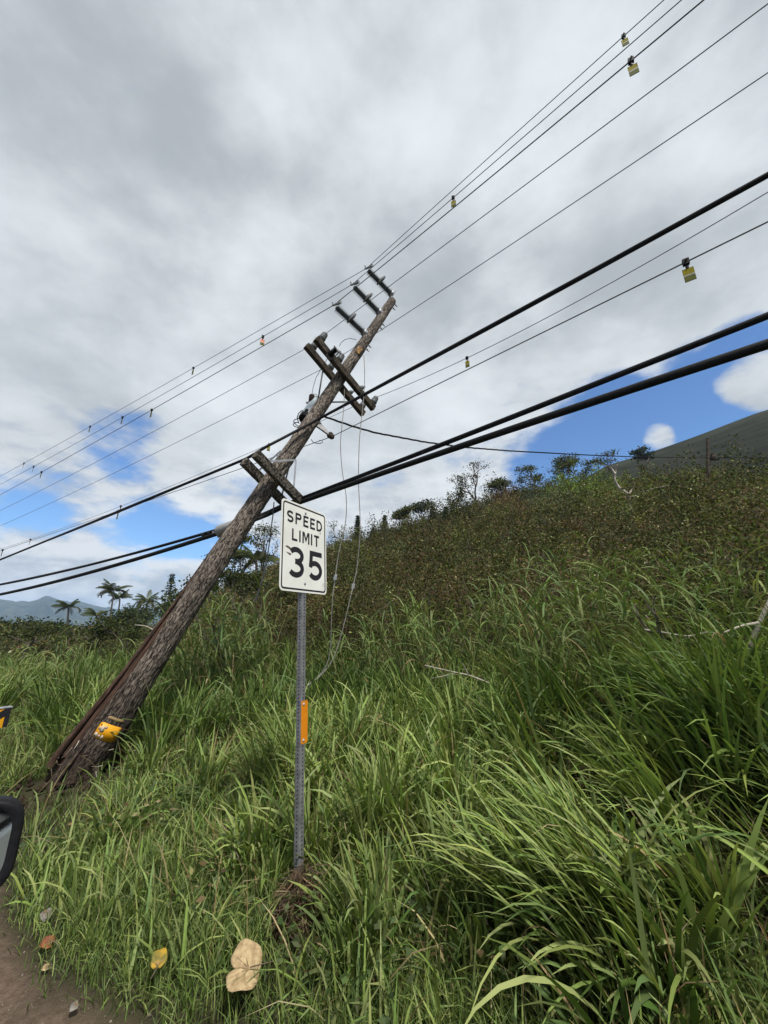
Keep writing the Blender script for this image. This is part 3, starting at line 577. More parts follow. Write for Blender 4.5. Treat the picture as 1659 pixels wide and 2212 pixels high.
def stave(a0, a1, r0, r1, w0, w1, bare, seed, bulge=0.0):
    """a long strip of split wood following the pole, a0..a1 degrees round from the side facing the camera"""
    nw, na = 90, 6; c, l = frame_at(1.5); V = []; w = np.linspace(w0, w1, nw)
    for wi in w:
        u = (wi - w0) / (w1 - w0); tp = 1 - 0.92 * smooth(0.35, 1.0, u); rr = pole_r(wi); mid = (a0 + a1) / 2; hw = (a1 - a0) / 2 * tp
        jag = (vnoise(wi * 4.0, seed, 3) - 0.5) * 5
        ring = []
        for k in range(na + 1):
            g = math.radians(mid + jag - hw + 2 * hw * k / na); ring.append((g, r1 + 0.025 * (vnoise(k * 1.7, wi * 7, seed) - 0.5) + bulge * (1 - u)))
        for k in range(na, -1, -1):
            g = math.radians(mid + jag - hw + 2 * hw * k / na); ring.append((g, r0 + bulge * (1 - u)))
        off = 0.0
        if wi == w[0]: pass
        for q, (g, f) in enumerate(ring):
            ww = wi - (0.10 * (vnoise(q * 1.3, seed * 3.1, 8) - 0.2) if wi == w[0] else 0)
            V.append(PB + PU * ww + (math.cos(g) * c + math.sin(g) * l) * rr * f)
    m = 2 * (na + 1); V = np.array(V); Q = [(i * m + k, i * m + (k + 1) % m, (i + 1) * m + (k + 1) % m, (i + 1) * m + k) for i in range(nw - 1) for k in range(m)]
    for base in (0, (nw - 1) * m):
        for k in range(na): Q.append((base + k, base + k + 1, base + m - 2 - k, base + m - 1 - k))
    loc = V - PB; pc = np.stack([loc @ c, loc @ l, loc @ PU], -1)
    return mesh_np('split_stave', V, np.array(Q), M['pole'], pole, True, {'pc': ('FLOAT_VECTOR', pc), 'bare': ('FLOAT', np.full(len(V), bare))})
shaft()
stave(17, 35, 0.90, 1.05, -0.34, 2.3, 0.1, 1, 0.03)['label'] = 'grey stave reaching to the ground'
stave(42, 64, 0.66, 0.93, 0.30, 3.1, 0.95, 2)['label'] = 'reddish brown split stave'
stave(72, 118, 0.84, 1.06, 0.16, 3.9, 0.8, 3, 0.10)['label'] = 'dark brown outer split stave'
stave(64, 71, 0.6, 0.86, 0.34, 2.0, 1.0, 4)
# splinters, roots and clods at the foot
def foot_bits():
    c, l = frame_at(0.2)
    for k in range(26):
        g = math.radians(random.uniform(-60, 130)); w0 = random.uniform(-0.05, 0.5); rr = float(pole_r(w0)) * random.uniform(0.95, 1.1)
        p = axis_at(w0) + (math.cos(g) * c + math.sin(g) * l) * rr; d = nv(np.array([random.uniform(-1, 1), random.uniform(-1, 0.2), random.uniform(-1.0, 0.3)]))
        L = random.uniform(0.05, 0.2); b = MB().tube([p, p + d * L * 0.5 + np.array([0, 0, -0.01]), p + d * L], [0.006, 0.004, 0.0015], 5)
        b.build('splinter', M['twig' if k % 3 else 'deadwood'], pole)
foot_bits()
def soil():
    V = []; Q = []; n = 0; ico = [(1, 0, 0), (-1, 0, 0), (0, 1, 0), (0, -1, 0), (0, 0, 1), (0, 0, -1)]; tri = [(0, 2, 4), (2, 1, 4), (1, 3, 4), (3, 0, 4), (2, 0, 5), (1, 2, 5), (3, 1, 5), (0, 3, 5)]
    for _ in range(260):
        a = random.uniform(0, 6.283); r = 0.15 + 0.55 * math.sqrt(random.random()); x = PB[0] + r * math.cos(a) - 0.12; y = PB[1] + r * math.sin(a) - 0.1; z = float(hgt(x, y)) + 0.10 * (1 - r / 0.75); sz = random.uniform(0.012, 0.05)
        for p in ico: V.append((x + p[0] * sz * random.uniform(0.6, 1.4), y + p[1] * sz * random.uniform(0.6, 1.4), z + p[2] * sz * random.uniform(0.5, 1.1)))
        Q += [(n + i, n + j, n + k) for (i, j, k) in tri]; n += 6
    tag(mesh_np('broken_soil', np.array(V), np.array(Q), mat_mottled('dark_turned_soil', (0.014, 0.010, 0.007), (0.04, 0.027, 0.019), 20, 0.95, 0.1)), 'dark broken soil heaved up round the pole foot', 'soil', kind='stuff')
soil()
def tagplates():
    # amber reflector plate bent round the trunk, with a scuffed corner, and a tan band above
    w = WTAG; c, l = frame_at(w)
    def patch(name, w0, w1, g0, g1, off, mat, th=0.004, seg=10):
        V = []; 
        for k in range(seg + 1):
            g = math.radians(g0 + (g1 - g0) * k / seg); d = math.cos(g) * c + math.sin(g) * l
            for q in (w0, w1):
                e = 0.012 if k in (0, seg) else 0
                V.append(axis_at(q + (e if q == w0 else -e)) + d * (float(pole_r(q)) + off)); V.append(axis_at(q + (e if q == w0 else -e)) + d * (float(pole_r(q)) + off - th))
        Q = []
        for k in range(seg):
            o = 4 * k; Q += [(o, o + 4, o + 6, o + 2), (o + 1, o + 3, o + 7, o + 5), (o, o + 1, o + 5, o + 4), (o + 2, o + 6, o + 7, o + 3)]
        Q += [(0, 2, 3, 1), (4 * seg, 4 * seg + 1, 4 * seg + 3, 4 * seg + 2)]
        return mesh_np(name, np.array(V), np.array(Q), mat, pole, False)
    pl = patch('reflector_plate', w - 0.09, w + 0.09, -44, 17, 0.006, M['yellow']); pl['label'] = 'amber reflector plate with a scuffed corner'
    for (a0, a1, b0, b1) in [(-2, 9, -0.02, 0.05), (6, 16, -0.085, -0.03), (8, 15, 0.0, 0.035), (-9, -3, -0.085, -0.04), (-1, 5, -0.075, -0.045), (-6, 0, 0.03, 0.065)]:
        o = patch('scuff', w + b0, w + b1, a0, a1, 0.0064, M['scuff'], 0.0012, 4); o.parent = pl
    o = patch('name_band', w + 0.135, w + 0.175, -38, 10, 0.004, M['tan_tag'])
    for g in (-38, 12):
        d = math.cos(math.radians(g)) * c + math.sin(math.radians(g)) * l
        for q in (-0.065, 0.065):
            p = axis_at(w + q) + d * (float(pole_r(w)) + 0.012); b = MB().lathe(p, p + d * 0.006, [(0, 0.008), (0.7, 0.007), (1, 0.003)], 8).build('nail', M['brown_iron'], pl)
    w2 = axis_px(772, 765); c2, l2 = frame_at(w2); b = MB(); p = axis_at(w2) + c2 * (float(pole_r(w2)) + 0.012)
    b.box(p, PU * 0.10, l2 * 0.055, c2 * 0.006); b.build('number_tag', mat_mottled('rusty_yellow_tag', (0.05, 0.03, 0.02), (0.42, 0.22, 0.03), 28, 0.7, 0.3, lo=0.45, hi=0.55), pole)
tagplates()
# line-post insulators
def post_insulator(base_px, tip_px):
    lam = depth(axis_at(axis_px(*base_px))); a, b = perp_pair(tip_px, base_px, lam); tip, base = a, b; ax = nv(tip - base); Ln = float(np.linalg.norm(tip - base))
    w = np.dot(base - PB, PU); base = axis_at(w) + ax * float(pole_r(w)) * 0.9; Ln = float(np.linalg.norm(tip - base))
    prof = [(0.04, 0.055)]
    for half in (0.07, 0.53):
        for k in range(13): f = half + k * 0.030; prof += [(f, 0.052), (f + 0.004, 0.108), (f + 0.010, 0.110), (f + 0.019, 0.054)]
        if half < 0.3: prof += [(0.47, 0.06), (0.48, 0.1), (0.515, 0.1), (0.525, 0.06)]
    prof += [(0.935, 0.035)]
    ins = MB().lathe(base, tip, prof, 14).build('post_insulator', M['polymer'], pole, True)
    b = MB(); q = base + ax * 0.02; b.lathe(q - ax * 0.03, q + ax * 0.09, [(0, 0.095), (0.5, 0.09), (0.8, 0.062), (1, 0.05)], 12); b.box(q - ax * 0.03, PU * 0.16, nv(np.cross(PU, ax)) * 0.05, ax * 0.015); b.build('mounting_base', M['galv'], ins)
    m = base + ax * Ln * 0.497; MB().lathe(m - ax * 0.035, m + ax * 0.035, [(0, 0.07), (0.25, 0.12), (0.75, 0.12), (1, 0.07)], 12).build('joint_collar', M['galv_dk'], ins)
    b = MB(); b.lathe(base + ax * Ln * 0.93, tip, [(0, 0.04), (0.5, 0.035), (1, 0.02)], 8); b.bar(tip - np.array([-0.05, 0.03, 0.02]) * 0.8, tip + np.array([-0.05, 0.03, 0.02]) * 0.8, 0.03, 0.035); b.bar(tip - ax * 0.02, tip + ax * 0.06 + np.array([0, 0, 0.03]), 0.02, 0.02); b.build('conductor_clamp', M['galv'], ins)
    return tip
TIP1 = post_insulator((838, 650), (791, 580)); TIP2 = post_insulator((812, 692), (760, 615)); TIP3 = post_insulator((782, 738), (721, 659))
# through-bolts on the right side
for (px, py) in [(848, 655), (843, 662), (820, 696), (815, 704), (798, 748), (793, 756)]:
    w = axis_px(px - 8, py - 4); c, l = frame_at(w); p = axis_at(w) - l * float(pole_r(w)) * 0.9 + c * 0.04; b = MB(); b.tube([p, p - l * 0.10 - PU * 0.01], 0.011, 6); b.lathe(p - l * 0.03, p - l * 0.05, [(0, 0.024), (1, 0.024)], 6); b.build('bolt', M['galv_dk'], pole)
# crossarms
def crossarm(p1, p2, cross_px, dz, mat, wdt=0.115, hgt_=0.14):
    w = axis_px(*cross_px); lam = depth(axis_at(w)) + dz; a, b = perp_pair(p1, p2, lam); ax = nv(b - a); sd = nv(np.cross(ax, PU)); n = 14; vs = []
    for k in range(n + 1):
        p = a + (b - a) * k / n
        for (i, j) in ((-1, -1), (1, -1), (1, 1), (-1, 1)):
            j_ = 1 + 0.05 * (vnoise(k * 1.3, i * 2 + j * 5 + 20, 6) - 0.5); vs.append(p + sd * i * wdt / 2 * j_ + PU * j * hgt_ / 2 * j_)
    fs = [(q * 4 + k, q * 4 + (k + 1) % 4, q * 4 + 4 + (k + 1) % 4, q * 4 + 4 + k) for q in range(n) for k in range(4)] + [(3, 2, 1, 0), tuple(n * 4 + k for k in range(4))]
    m = MB(); m.add(vs, fs); return m.build('crossarm', mat, pole, bevel=0.008), a, b, ax
def pin_insulator(arm, base, ax, s=1.0, up=None, sheds=5):
    u = PU if up is None else nv(up); prof = [(0, 0.025)]
    for k in range(sheds): f = 0.2 + k * 0.14; prof += [(f, 0.035 * s), (f + 0.03, 0.082 * s * (1 - 0.05 * k)), (f + 0.07, 0.082 * s * (1 - 0.05 * k)), (f + 0.10, 0.04 * s)]
    prof += [(0.95, 0.045 * s), (1, 0.02)]
    MB().lathe(base, base + u * 0.26 * s, prof, 14).build('pin_insulator', M['porcelain'], arm, True); return base + u * 0.24 * s
uf, a1, b1, uax = crossarm((682, 731), (807, 883), (745, 810), -0.2, M['arm'])
ur, a2, b2, uax2 = crossarm((661, 746), (785, 895), (722, 823), 0.2, M['arm'])
lf_, a3, b3, lax = crossarm((552, 980), (648, 1080), (598, 1030), -0.25, M['arm_low'], 0.12, 0.16)
lr, a4, b4, lax2 = crossarm((526, 996), (612, 1084), (566, 1052), 0.25, M['arm_low'], 0.12, 0.16)
I4r = pin_insulator(uf, a1 + (b1 - a1) * 0.05 + PU * 0.07, uax); I4l = pin_insulator(ur, a2 + (b2 - a2) * 0.07 + PU * 0.07, uax2)
I5r = pin_insulator(uf, a1 + (b1 - a1) * 0.33 + PU * 0.07, uax); I5l = pin_insulator(ur, a2 + (b2 - a2) * 0.35 + PU * 0.07, uax2)
I6r = pin_insulator(uf, a1 + (b1 - a1) * 0.955 + PU * 0.07, uax); I6l = pin_insulator(ur, a2 + (b2 - a2) * 0.93 + PU * 0.07, uax2)
pin_insulator(uf, a1 + (b1 - a1) * 0.72 + PU * 0.09, uax, 0.62, PU + uax * 0.5, 3); pin_insulator(ur, a2 + (b2 - a2) * 0.70 + PU * 0.09, uax2, 0.62, PU + uax2 * 0.5, 3)
def brace(p, q, arm, mat='galv'):
    m = MB(); m.bar(p, q, 0.035, 0.008, nv(np.cross(PU, uax))); m.build('brace', M[mat], arm)
wb = axis_px(690, 862); brace(a2 + (b2 - a2) * 0.28, axis_at(wb) + frame_at(wb)[0] * -0.1 + frame_at(wb)[1] * 0.12, ur, 'galv_dk'); brace(a2 + (b2 - a2) * 0.80, axis_at(wb + 0.12) - frame_at(wb)[1] * 0.13, ur, 'galv_dk')
wl = axis_px(640, 998); cc, ll = frame_at(wl); jn = axis_at(wl) - ll * 0.17 + cc * 0.06
brace(a3 + (b3 - a3) * 0.20 + PU * 0.06, jn, lf_); brace(jn, a3 + (b3 - a3) * 0.80 + PU * 0.07, lf_)
brace(a4 + (b4 - a4) * 0.28, axis_at(wl) + ll * 0.16 + cc * 0.03, lr); brace(b4 + PU * 0.05 - lax2 * 0.1, axis_at(wl) - ll * 0.1 - cc * 0.15, lr)
# fused cut-out hung on the front upper arm, with its lead
co = a1 + (b1 - a1) * 0.24; tipc = at(693, 748, depth(co) - 0.05); c0, l0 = frame_at(axis_px(745, 810))
def cutout():
    b0 = co + PU * 0.06; p1 = at(709, 769, depth(co) - 0.1); p2 = at(727, 754, depth(co) - 0.1); prof = []
    for k in range(8): f = 0.08 + k * 0.11; prof += [(f, 0.04), (f + 0.03, 0.065), (f + 0.07, 0.065), (f + 0.09, 0.04)]
    o = MB().lathe(p1, p2, prof, 12).build('fuse_cutout', M['black'], pole); m = MB(); m.bar(p1 - uax * 0.05, p1 + uax * 0.09, 0.05, 0.05); m.bar(p2 - PU * 0.03, p2 + uax * 0.12 + PU * 0.03, 0.03, 0.05); m.bar(p2 - uax * 0.08, p2 + uax * 0.08, 0.02, 0.03); m.build('bracket', M['galv_dk'], o)
    m = MB(); m.tube([p2 + uax * 0.08, p1 + uax * 0.11 + PU * 0.02], 0.016, 6); m.build('fuse_tube', M['porcelain'], o)
    m = MB(); pts = [at(px, py, depth(co) - 0.05) for (px, py) in [(733, 748), (737, 740), (746, 733), (758, 731), (770, 734)]]; m.tube(pts, 0.006, 5); m.build('lead_wire', M['wire'], o)
    m = MB(); pts = [at(px, py, depth(co) + q) for (px, py, q) in [(707, 775, 0), (695, 795, 0.1), (683, 815, 0.15), (677, 835, 0.15), (674, 851, 0.1)]]; m.tube(pts, 0.006, 5); m.build('lead_wire', M['wire'], o)
cutout()
# pole-mounted transformer behind the pole
def transformer():
    wt = axis_px(704, 873); c, l = frame_at(wt); ctr = at(676, 889, depth(axis_at(wt)) + 0.30); a = ctr - PU * 0.31; b = ctr + PU * 0.31
    o = MB().lathe(a, b, [(0, 0.15), (0.012, 0.185), (0.03, 0.19), (0.94, 0.19), (0.945, 0.2), (0.985, 0.2), (1, 0.15)], 28).build('transformer', M['tank'], pole, True); o['label'] = 'pale grey can transformer behind the pole'
    o.data.polygons.foreach_set('use_smooth', np.ones(len(o.data.polygons), bool)); mo = o.modifiers.new('edge', 'EDGE_SPLIT'); mo.split_angle = 0.6
    MB().lathe(a - PU * 0.012, a + PU * 0.10, [(0, 0.14), (0.1, 0.192), (1, 0.193)], 28).build('tank_bottom', M['black'], o)
    f = b + PU * 0.0; tb = f - l * 0.02
    prof = []
    for k in range(5): q = 0.05 + k * 0.17; prof += [(q, 0.04), (q + 0.05, 0.062 - 0.004 * k), (q + 0.12, 0.06 - 0.004 * k), (q + 0.16, 0.036)]
    MB().lathe(tb, tb + PU * 0.26, prof + [(0.93, 0.02)], 12).build('bushing', M['porcelain'], o, True)
    p = at(672, 872, depth(ctr)); q = at(674, 854, depth(ctr)); MB().lathe(p, q + (q - p) * 0.1, [(0, 0.045), (0.1, 0.065), (0.85, 0.065), (1, 0.045)], 12).build('lightning_arrester', M['brown_iron'], o, True)
    m = MB(); m.tube([at(x, y, depth(ctr)) for (x, y) in [(665, 868), (664, 872), (668, 874), (672, 872), (673, 868)]], 0.008, 5); m.bar(p, p - l * -0.1 - PU * 0.05, 0.05, 0.02); m.build('arrester_bracket', M['galv_dk'], o)
    m = MB(); m.tube([at(x, y, depth(ctr)) for (x, y) in [(673, 853), (677, 851), (683, 852), (687, 858)]], 0.006, 5); m.build('jumper', M['wire'], o)
    for i, pts in enumerate([[(661, 886), (652, 887), (645, 893), (642, 902), (643, 907), (646, 915)], [(668, 901), (655, 904), (644, 904), (636, 907), (634, 911), (640, 918), (647, 922)], [(645, 912), (637, 913), (633, 917), (636, 921), (642, 923), (648, 923)]]):
        m = MB(); m.tube([at(x, y, depth(ctr) - 0.15) for (x, y) in pts], 0.010, 6); m.build('secondary_lead', M['cable'], o)
    for (x, y) in [(663, 888), (668, 896)]: q = at(x, y, depth(ctr) - 0.2); MB().lathe(q, q + c * 0.06 - PU * 0.03, [(0, 0.05), (0.6, 0.045), (1, 0.025)], 10).build('terminal', M['brown_iron'], o)
transformer()
# steel neutral bracket
def bracket():
    w = axis_px(690, 918); c, l = frame_at(w); p0 = axis_at(w) - l * float(pole_r(w)) * 0.9; d0 = depth(p0); p1 = at(713, 940, d0 - 0.05); m = MB(); u = nv(p1 - p0); sd = nv(np.cross(u, c)); vs = []
    for (p, h) in ((p0 - u * 0.02, 0.075), (p0 + (p1 - p0) * 0.4, 0.05), (p1, 0.024)):
        for (i, j) in ((-1, -1), (1, -1), (1, 1), (-1, 1)): vs.append(p + sd * i * h + c * j * 0.025)
    m.add(vs, [(q * 4 + k, q * 4 + (k + 1) % 4, q * 4 + 4 + (k + 1) % 4, q * 4 + 4 + k) for q in range(2) for k in range(4)] + [(3, 2, 1, 0), (8, 9, 10, 11)])
    o = m.build('neutral_bracket', M['galv_dk'], pole); m = MB(); m.lathe(p1 - c * 0.06, p1 + c * 0.06, [(0, 0.03), (0.1, 0.055), (0.3, 0.03), (0.7, 0.03), (0.9, 0.055), (1, 0.03)], 12); m.lathe(p1 + u * 0.05 - c * 0.05, p1 + u * 0.05 + c * 0.05, [(0, 0.04), (0.5, 0.06), (1, 0.04)], 10); m.build('spool', M['brown_iron'], o)
    m = MB(); m.tube([at(x, y, d0 - 0.12) for (x, y) in [(672, 949), (676, 955), (684, 958), (692, 958), (697, 955), (696, 951), (689, 952)]], 0.008, 5); m.build('ground_loop', M['wire'], o)
    return p1 + u * 0.05
NB = bracket()

# ------------------------------------------------------------------ wires: each span hangs in the vertical plane of the line
DL = np.array([-0.866, 0.5]); DR = np.array([0.7071, -0.7071])
def span(P0, d, pix_pts, tmax, curv=None):
    """points along a sagging span that starts at P0, heads along d and shows through these pixels"""
    ts, zs = [], []
    for (px, py) in pix_pts:
        r = ray(px, py); A = np.array([[r[0], -d[0]], [r[1], -d[1]]]); lam, t = np.linalg.solve(A, P0[:2]); ts.append(t); zs.append(EYE + r[2] * lam - P0[2])
    ts, zs = np.array(ts), np.array(zs)
    if curv is None and len(ts) > 1: k = np.linalg.lstsq(np.stack([ts, ts ** 2], 1), zs, rcond=None)[0]
    else: cv = 0.0025 if curv is None else curv; k = np.array([np.mean((zs - cv * ts ** 2) / ts), cv])
    n = 40; t = np.linspace(0, 1, n) ** 1.3 * tmax
    return [np.array([P0[0] + d[0] * q, P0[1] + d[1] * q, P0[2] + k[0] * q + k[1] * q * q]) for q in t]
WIRES = {}
def wire(name, key, label, cat, PL, left, PR, right, r, mat='wire', group=None, mid=(), n=6, tl=34, tr=16, curvR=None, curvL=None):
    pts = []
    if left: pts += span(PL, DL, left, tl, curvL)[::-1]
    pts += [np.asarray(m_, float) for m_ in mid]
    if right:
        s_ = span(PR, DR, right, tr, curvR); pts += s_ if not pts or np.linalg.norm(pts[-1] - s_[0]) > 1e-3 else s_[1:]
    o = MB().tube(pts, r, n).build(name, M[mat], org=pts[len(pts) // 2], smooth_=True); tag(o, label, cat, group); WIRES[key] = pts; return o
G1 = 'conductors strung along the pole line'
wire('power_line', 'W1', 'uppermost thin power line, on the insulator at the very pole top', 'power line', TIP1, [(418, 794), (195, 921), (52, 1002), (0, 1028)], TIP1, [(1345, 80), (1434, 0)], 0.0075, group=G1)
wire('power_line', 'W2', 'thin power line on the middle of the three long insulators', 'power line', TIP2, [(567, 728), (265, 900), (73, 1009), (0, 1046)], TIP2, [(978, 428), (1472, 0)], 0.0075, group=G1)
wire('power_line', 'W3', 'thin power line on the lowest of the three long insulators', 'power line', TIP3, [(594, 733), (328, 885), (90, 1020), (0, 1069)], TIP3, [(1362, 132), (1520, 0)], 0.0095, group=G1)
wire('power_line', 'W4', 'thin power line on the top left end of the upper crossarms', 'power line', I4l, [(594, 786), (300, 950), (0, 1103)], I4r, [(918, 561), (1659, 8)], 0.006, group=G1)
wire('power_line', 'W5', 'thin power line on the inner insulators of the upper crossarms', 'power line', I5l, [(594, 845), (300, 997), (0, 1136)], I5r, [(918, 651), (1659, 157)], 0.006, group=G1)
wire('power_line', 'W6', 'thin power line on the lower right end of the upper crossarms', 'power line', I6l, [(636, 943.5), (559, 974), (261, 1090), (66, 1164), (5, 1186)], I6r, [(918, 815), (1659, 415)], 0.006, group=G1)
wire('power_line', 'W7', 'thin neutral wire held by the steel bracket below the transformer', 'power line', NB, [(614, 979), (454, 1034), (319, 1083), (0, 1190)], NB, [(918, 843.5), (1480, 568), (1659, 478)], 0.0075, group=G1)
# telephone cables: bundles of a strand and lashed cables
def bundle(key, name, label, PL, left, PR, right, rs, mid=(), tl=34, tr=13, curvL=None, curvR=None, cat='cable'):
    pts = (span(PL, DL, left, tl, curvL)[::-1] if left else []) + [np.asarray(m_, float) for m_ in mid] + (span(PR, DR, right, tr, curvR) if right else [])
    q = [pts[0]]
    for p in pts[1:]:
        if np.linalg.norm(p - q[-1]) > 0.02: q.append(p)
    pts = q; L = np.concatenate([[0], np.cumsum([np.linalg.norm(pts[i + 1] - pts[i]) for i in range(len(pts) - 1)])]); A = np.array(pts)
    f = np.arange(0, L[-1], 0.16); D = np.stack([np.interp(f, L, A[:, k]) for k in range(3)], -1); m = MB()
    for i, (r, off, ph, tw) in enumerate(rs):
        m.tube([D[k] + off * np.array([0.4 * math.cos(ph + tw * f[k]), 0.4 * math.sin(ph + tw * f[k]), math.sin(ph + tw * f[k]) * 1.0]) for k in range(len(f))], r, 7)
    o = m.build(name, M['cable'], org=D[len(D) // 2], smooth_=True); tag(o, label, cat, 'telephone cables on the lower crossarms'); WIRES[key] = list(D); return o
c1p = a4 + PU * 0.10 + lax2 * 0.03; wc = axis_px(692, 905); cf, lfv = frame_at(wc)
C1R = at(692, 903, depth(axis_at(wc)) - 0.25)
bundle('C1', 'telephone_cable', 'black lashed cable crossing in front of the pole under the transformer', c1p, [(454, 1020), (365, 1060), (179, 1137), (0, 1209)], C1R, [(918, 781), (1300, 577), (1659, 376)], [(0.027, 0.0, 0, 0), (0.016, 0.032, 1.0, 0.35), (0.010, 0.036, 3.6, 0.35)], mid=[at(575, 965, depth(c1p) - 0.05), at(610, 947, depth(axis_at(axis_px(625, 990))) - 0.28), at(640, 931, depth(axis_at(axis_px(650, 955))) - 0.26), at(668, 916, depth(axis_at(axis_px(675, 925))) - 0.25)], tr=9)
c2 = b3 + PU * 0.02; c3 = b4 + PU * 0.02
spl = at(489, 1142, depth(axis_at(axis_px(520, 1140))) + 0.45)
c2a = at(574, 1108, depth(c3) + 0.1)
bundle('C2', 'telephone_cable', 'upper of the two thick black cables at the right end of the lower crossarms', spl + np.array([0, 0, 0.03]), [(400, 1163), (236, 1210), (0, 1263)], b3 + PU * 0.04, [(810, 1014), (1206, 864), (1659, 680)], [(0.030, 0.0, 0, 0), (0.012, 0.034, 1.6, 0.25)], mid=[c2a, at(608, 1092, depth(c2a) - 0.2)], tr=9)
bundle('C3', 'telephone_cable', 'lowest and thickest black cable, slung from the right end of the lower crossarms', spl + np.array([0, 0, -0.04]), [(400, 1172), (236, 1226), (0, 1284)], b3 - PU * 0.04 + lax * 0.03, [(810, 1022.6), (1014.6, 961), (1309, 864), (1659, 738)], [(0.042, 0.0, 0, 0), (0.010, 0.044, 1.2, 0.2)], mid=[c2a - np.array([0, 0, 0.06]), at(608, 1097, depth(c2a) - 0.2)], tr=9)
# splice case on the lower cables, just left of the pole
d_ = nv(np.array([-DL[0], -DL[1], 0.12])); sc0 = spl - d_ * 0.22; sc1 = spl + d_ * 0.45
o = empty('splice_case', spl, 'grey cylindrical splice case on the lowest cables, left of the pole', 'splice case')
MB().lathe(sc0, sc1, [(0, 0.06), (0.02, 0.1), (0.07, 0.11), (0.93, 0.11), (0.98, 0.1), (1, 0.06)], 20).build('case', mat_mottled('grey_splice_plastic', (0.20, 0.20, 0.19), (0.27, 0.27, 0.26), 12, 0.5, 0.4), o, True)
MB().lathe(sc0 - d_ * 0.14, sc0, [(0, 0.03), (0.1, 0.042), (1, 0.045)], 12).build('end_cap', M['galv'], o)
m = MB(); m.box((sc0 + sc1) / 2 - np.array([0, 0, 0.108]), d_ * 0.33, nv(np.cross(d_, (0, 0, 1))) * 0.018, (0, 0, 0.014)); m.build('flange', M['galv_dk'], o)
for k in (-0.45, -0.28, -0.10): MB().lathe(spl + d_ * (k - 0.2) + np.array([0, 0, 0.02]), spl + d_ * (k - 0.15) + np.array([0, 0, 0.02]), [(0, 0.05), (1, 0.05)], 10).build('clamp', M['black'], o)
# service drop running from the pole to the far pole on the hill
FPT = at(1529, 947, 28.0); FPB = at(1522, 1062, 27.0)
fp = empty('utility_pole', (FPB[0], FPB[1], float(hgt(FPB[0], FPB[1]))), 'small distant dark utility pole standing on the hillside at the right', 'utility pole')
fb = np.array([FPB[0], FPB[1], float(hgt(FPB[0], FPB[1])) - 0.5]); MB().tube([fb, FPT], [0.14, 0.11], 10).build('shaft', M['arm'], fp)
m = MB(); m.lathe(FPT - np.array([0, 0, 1.7]), FPT - np.array([0, 0, 1.3]), [(0, 0.16), (0.5, 0.2), (1, 0.16)], 8); m.build('cable_bracket', M['brown_iron'], fp)
sp0 = axis_at(axis_px(696, 896)); sp0 = at(692, 897, depth(sp0) - 0.14)
spx = [(692, 897), (710, 903), (727, 909), (764, 921.6), (811, 935), (918, 955), (1000, 966), (1100, 974), (1168, 977.6), (1270, 983), (1373, 987), (1450, 988), (1526, 988.5)]
f0, f1 = depth(sp0), depth(at(1526, 988.5, 27.6))
X0, X1 = sp0, at(1526, 988.5, 27.6); pts = []
for (px, py) in spx:   # the drop hangs in the vertical plane between the two poles
    r = ray(px, py); e = (X1 - X0)[:2]; A = np.array([[r[0], -e[0]], [r[1], -e[1]]]); lam, t = np.linalg.solve(A, X0[:2]); pts.append(CAMP + r * lam)
L = np.concatenate([[0], np.cumsum([np.linalg.norm(pts[i + 1] - pts[i]) for i in range(len(pts) - 1)])]); f = np.arange(0, L[-1], 0.12); A = np.array(pts); D = np.stack([np.interp(f, L, A[:, k]) for k in range(3)], -1)
m = MB(); 
for ph in (0, 2.1, 4.2): m.tube([D[k] + 0.014 * np.array([0, math.cos(ph + f[k] * 7), math.sin(ph + f[k] * 7)]) for k in range(len(f))], 0.011, 5)
tag(m.build('service_drop', M['cable'], org=D[len(D) // 2], smooth_=True), 'twisted black service wire running from the pole to the distant hillside pole', 'cable')
ext = [FPT - np.array([0, 0, 1.5]), at(1659, 989, 25.5), at(1800, 985, 23)]; tag(MB().tube([X1] + [np.asarray(p) for p in ext[1:]], 0.022, 6).build('service_drop', M['cable'], org=X1), 'black service wire going on to the right from the distant hillside pole', 'cable')
# loose wires dangling from the pole to the ground
def dangle(label, pts, l0, l1, r=0.007, mat='wire'):
    n = len(pts); P = [at(px, py, l0 + (l1 - l0) * (i / (n - 1))) for i, (px, py) in enumerate(pts)]
    A = np.array(P); k = np.arange(n); f = np.linspace(0, n - 1, n * 4); D = np.stack([np.interp(f, k, A[:, q]) for q in range(3)], -1)
    for _ in range(2): D[1:-1] = (D[:-2] + 2 * D[1:-1] + D[2:]) / 4
    tag(MB().tube(list(D), r, 5).build('loose_wire', M[mat], org=D[0]), label, 'wire'); return D
M['palewire'] = mat_mottled('pale_bare_wire', (0.16, 0.15, 0.13), (0.28, 0.27, 0.24), 20, 0.5, 0.5, 0.2)
dw1 = dangle('long loose wire dangling from the upper pole, the right one of two', [(786, 768), (788, 802), (787, 845), (784, 877), (779.5, 916), (775.6, 961), (774, 1040), (778, 1111), (778, 1156), (771.5, 1229), (763, 1266), (759, 1281), (747.6, 1332), (729.6, 1399), (714, 1435), (694, 1458), (663, 1483), (614, 1514)], 8.8, 6.2, 0.0085, 'palewire')
dw2 = dangle('loose wire hanging from the crossarms, the left one of two', [(744, 841), (743, 880), (739.5, 912), (734.6, 961), (739, 1018.7), (749, 1074.5), (748, 1126), (730.7, 1197), (725, 1240), (723, 1255), (717, 1299), (714, 1424), (690, 1462), (650, 1490)], 8.5, 6.4, 0.0085, 'palewire')
dangle('frayed guy wire hanging from the lower crossarm beside the sign', [(592, 1085), (590, 1111), (586, 1140), (582.5, 1171), (573, 1229), (563, 1262), (552, 1300)], 7.6, 7.0, 0.012)
